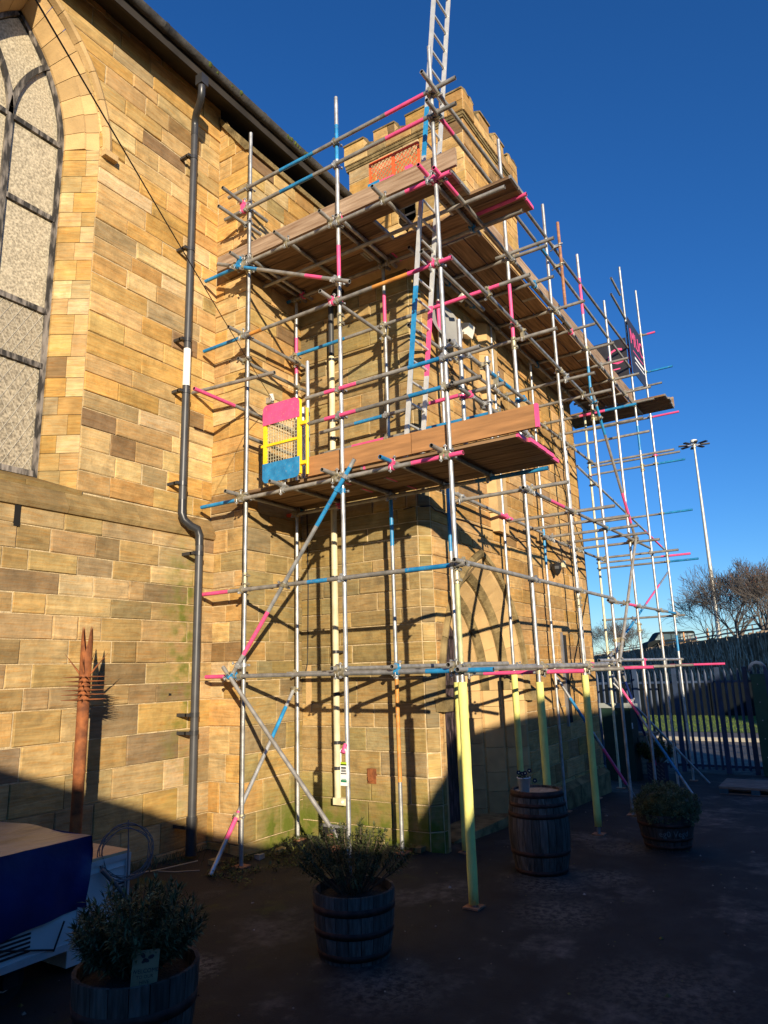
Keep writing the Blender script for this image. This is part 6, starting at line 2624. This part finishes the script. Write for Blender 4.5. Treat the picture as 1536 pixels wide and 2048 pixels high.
        trk.build('trunk', parent=rt)
        crown.build('crown', parent=rt, kind='stuff')
        if leaves and lf.f:
            lf.build('leaves', parent=rt, kind='stuff')
    tree((1478, 1285), 56, 6.4, .95, 41, 'wide bare tree behind the lamp mast', levels=7)
    tree((1536, 1285), 50, 5.8, .9, 42, 'bare tree with a few red leaves beside the wide bare tree', leaves='leaf_red', levels=6)
    tree((1424, 1288), 64, 6.0, 1.1, 43, 'low spreading bare shrub tree at the foot of the lamp mast', levels=6, trunk=.08)
    tree((1236, 1300), 122, 6.6, 1.1, 44, 'bare tree seen past the porch corner behind the raised road', levels=6, trunk=.1)
    tree((1212, 1300), 130, 6.0, 1.15, 45, 'bushy small tree with yellow leaves at the porch corner behind the road', levels=6, trunk=.08, leaves='leaf_d', nm='small_tree')
    tree((1268, 1300), 112, 4.6, 1.15, 46, 'low twiggy bush beyond the raised road to the left of the minibus', cat='bush', levels=6, trunk=.08, nm='bare_bush')
    # scrub line along the far side of the road
    rng_ = random.Random(55)
    sb = MB()
    for _ in range(5000):
        t_ = rng_.uniform(-10, L + 60)
        p = A0 + WDIR * t_ + WN * rng_.uniform(16, 24) + (0, 0, WTOP + rng_.uniform(0, 1.4) * rng_.random())
        leaf(sb, p, np.array([rng_.uniform(-1, 1), rng_.uniform(-1, 1), rng_.uniform(-.2, 1)]), np.array([0, 0, 1.0]), rng_.uniform(.2, .5), .2, rng_.choice(['bark', 'bark', 'leaf_d']))
    sb.build('scrub', kind='stuff', label='low brown scrub along the far side of the raised road', cat='scrub')


background()

# ------------------------------------------------------------------ weeds, rubble and grit at the foot of the walls
def litter():
    rng_ = random.Random(23)
    m_ = MB()
    for _ in range(1500):
        if rng_.random() < .7:
            x, y = rng_.uniform(5.6, 7.3), rng_.uniform(5.3, 6.1) if rng_.random() < .5 else 6.05 - abs(rng_.gauss(0, .25))
        else:
            x, y = 7.35 - abs(rng_.gauss(0, .25)), rng_.uniform(4.3, 6.0)
        if math.sin(x * 7 + y * 3) * math.sin(y * 9) < -.1:
            continue
        z = gz(x, y)
        leaf(m_, np.array([x, y, z + rng_.uniform(0, .05)]), np.array([rng_.uniform(-1, 1), rng_.uniform(-1, 1), rng_.uniform(.0, .9)]), np.array([0, 0, 1.0]), rng_.uniform(.02, .06), .025, rng_.choice(['leaf_a', 'leaf_b', 'leaf_d', 'moss']))
    for _ in range(350):                                   # grass tufts at the nave wall
        x, y = rng_.uniform(3.6, 6.2), 6.6 - abs(rng_.gauss(0, .12))
        leaf(m_, np.array([x, y, gz(x, y)]), np.array([rng_.uniform(-.5, .5), rng_.uniform(-.5, .5), 1]), np.array([0, 1.0, 0]), rng_.uniform(.04, .12), .01, 'leaf_a')
    m_.build('weeds', kind='stuff', label='low weeds and ivy along the foot of the church wall', cat='weeds')
    m_ = MB()
    for _ in range(420):
        x = rng_.uniform(1.5, 12)
        y = rng_.uniform(.3, 5.6)
        if x > 7.3 and y > 3.9:
            continue
        r0 = rng_.uniform(.004, .013) if rng_.random() < .93 else rng_.uniform(.015, .03)
        z = gz(x, y)
        a = rng_.uniform(0, 6)
        pts = [(x + r0 * math.cos(a + k) * rng_.uniform(.7, 1.2), y + r0 * math.sin(a + k) * rng_.uniform(.7, 1.2), z - .001) for k in (0, 1.6, 3.1, 4.7)]
        m_.add(pts + [(x, y, z + r0 * .7)], [(0, 1, 4), (1, 2, 4), (2, 3, 4), (3, 0, 4)], rng_.choice(['concrete', 'soil', 'pallet_wood', 'leaf_d']))
    m_.build('grit', kind='stuff', label='scattered grit and leaf scraps on the asphalt', cat='grit')
    for i, (px, s_, mt) in enumerate((((428, 1728), .06, 'dressed_dark'), ((560, 1700), .07, 'dressed_dark'), ((668, 1700), .07, 'brick'), ((520, 1712), .06, 'concrete'), ((840, 1706), .07, 'dressed_dark'))):
        p = onZ(px, .05)
        m_ = MB()
        vs = []
        for k in range(8):
            sx_, sy_, sz_ = (k & 1) * 2 - 1, (k >> 1 & 1) * 2 - 1, (k >> 2) * 1.0
            vs.append((p[0] + sx_ * s_ * rng_.uniform(.6, 1.1), p[1] + sy_ * s_ * .7 * rng_.uniform(.6, 1.1), gz(p[0], p[1]) + sz_ * s_ * .8 * rng_.uniform(.8, 1.1)))
        m_.add(vs, [(0, 2, 3, 1), (4, 5, 7, 6), (0, 1, 5, 4), (1, 3, 7, 5), (3, 2, 6, 7), (2, 0, 4, 6)], mt)
        m_.build('loose_stone', label=['pale loose stone by the foot of the corner pole', 'brown loose stone in the weeds', 'orange broken brick by the wall opening', 'grey loose stone in the weeds', 'brown loose stone by the porch corner'][i], cat='stone')


litter()

# ------------------------------------------------------------------ unseen buildings behind the camera, shaped to shade the yard
def unseen_neighbours():
    h = math.hypot(1, 1.05)
    c, s_ = 1 / h, 1.05 / h
    tE = .33 / h
    S0 = -4.5  # set close behind the camera so both masses also block skylight
    pr = [(-14, 2.6), (-9.5, 6.0), (-1.87, 2.99), (-.62, 2.60), (.40, 2.21), (1.2, 2.02)]  # slope carried on up to the left to darken the foreground
    pr2 = [(1.2, 2.02), (2.16, 2.02), (2.5, 2.57), (2.9, 3.0), (3.29, 3.36), (4.65, 3.65), (6.98, 4.03), (10.0, 4.5), (11.3, 4.97), (13.2, 5.1)]

    def P(u, z, s0):
        return np.array([s_ * u + c * s0, -c * u + s_ * s0, z])
    for prof, nm, lb in ((pr, 'unseen_shade_hall', 'unseen rendered hall behind the yard, its gable raised to block skylight'), (pr2, 'unseen_shade_house', 'unseen rendered house with a long sloping roof, set close behind the yard to block skylight')):
        rt = thing(nm, lb, 'building', P(prof[0][0], 0, S0))
        m_ = MB()
        top_ = [P(u, z - tE * S0, S0) for u, z in prof]
        poly = [P(prof[0][0], -.3, S0)] + top_ + [P(prof[-1][0], -.3, S0)]
        m_.prism(poly, np.array([-c, -s_, 0]) * 7.0, 'render_grey')
        m_.build('walls', parent=rt)


unseen_neighbours()
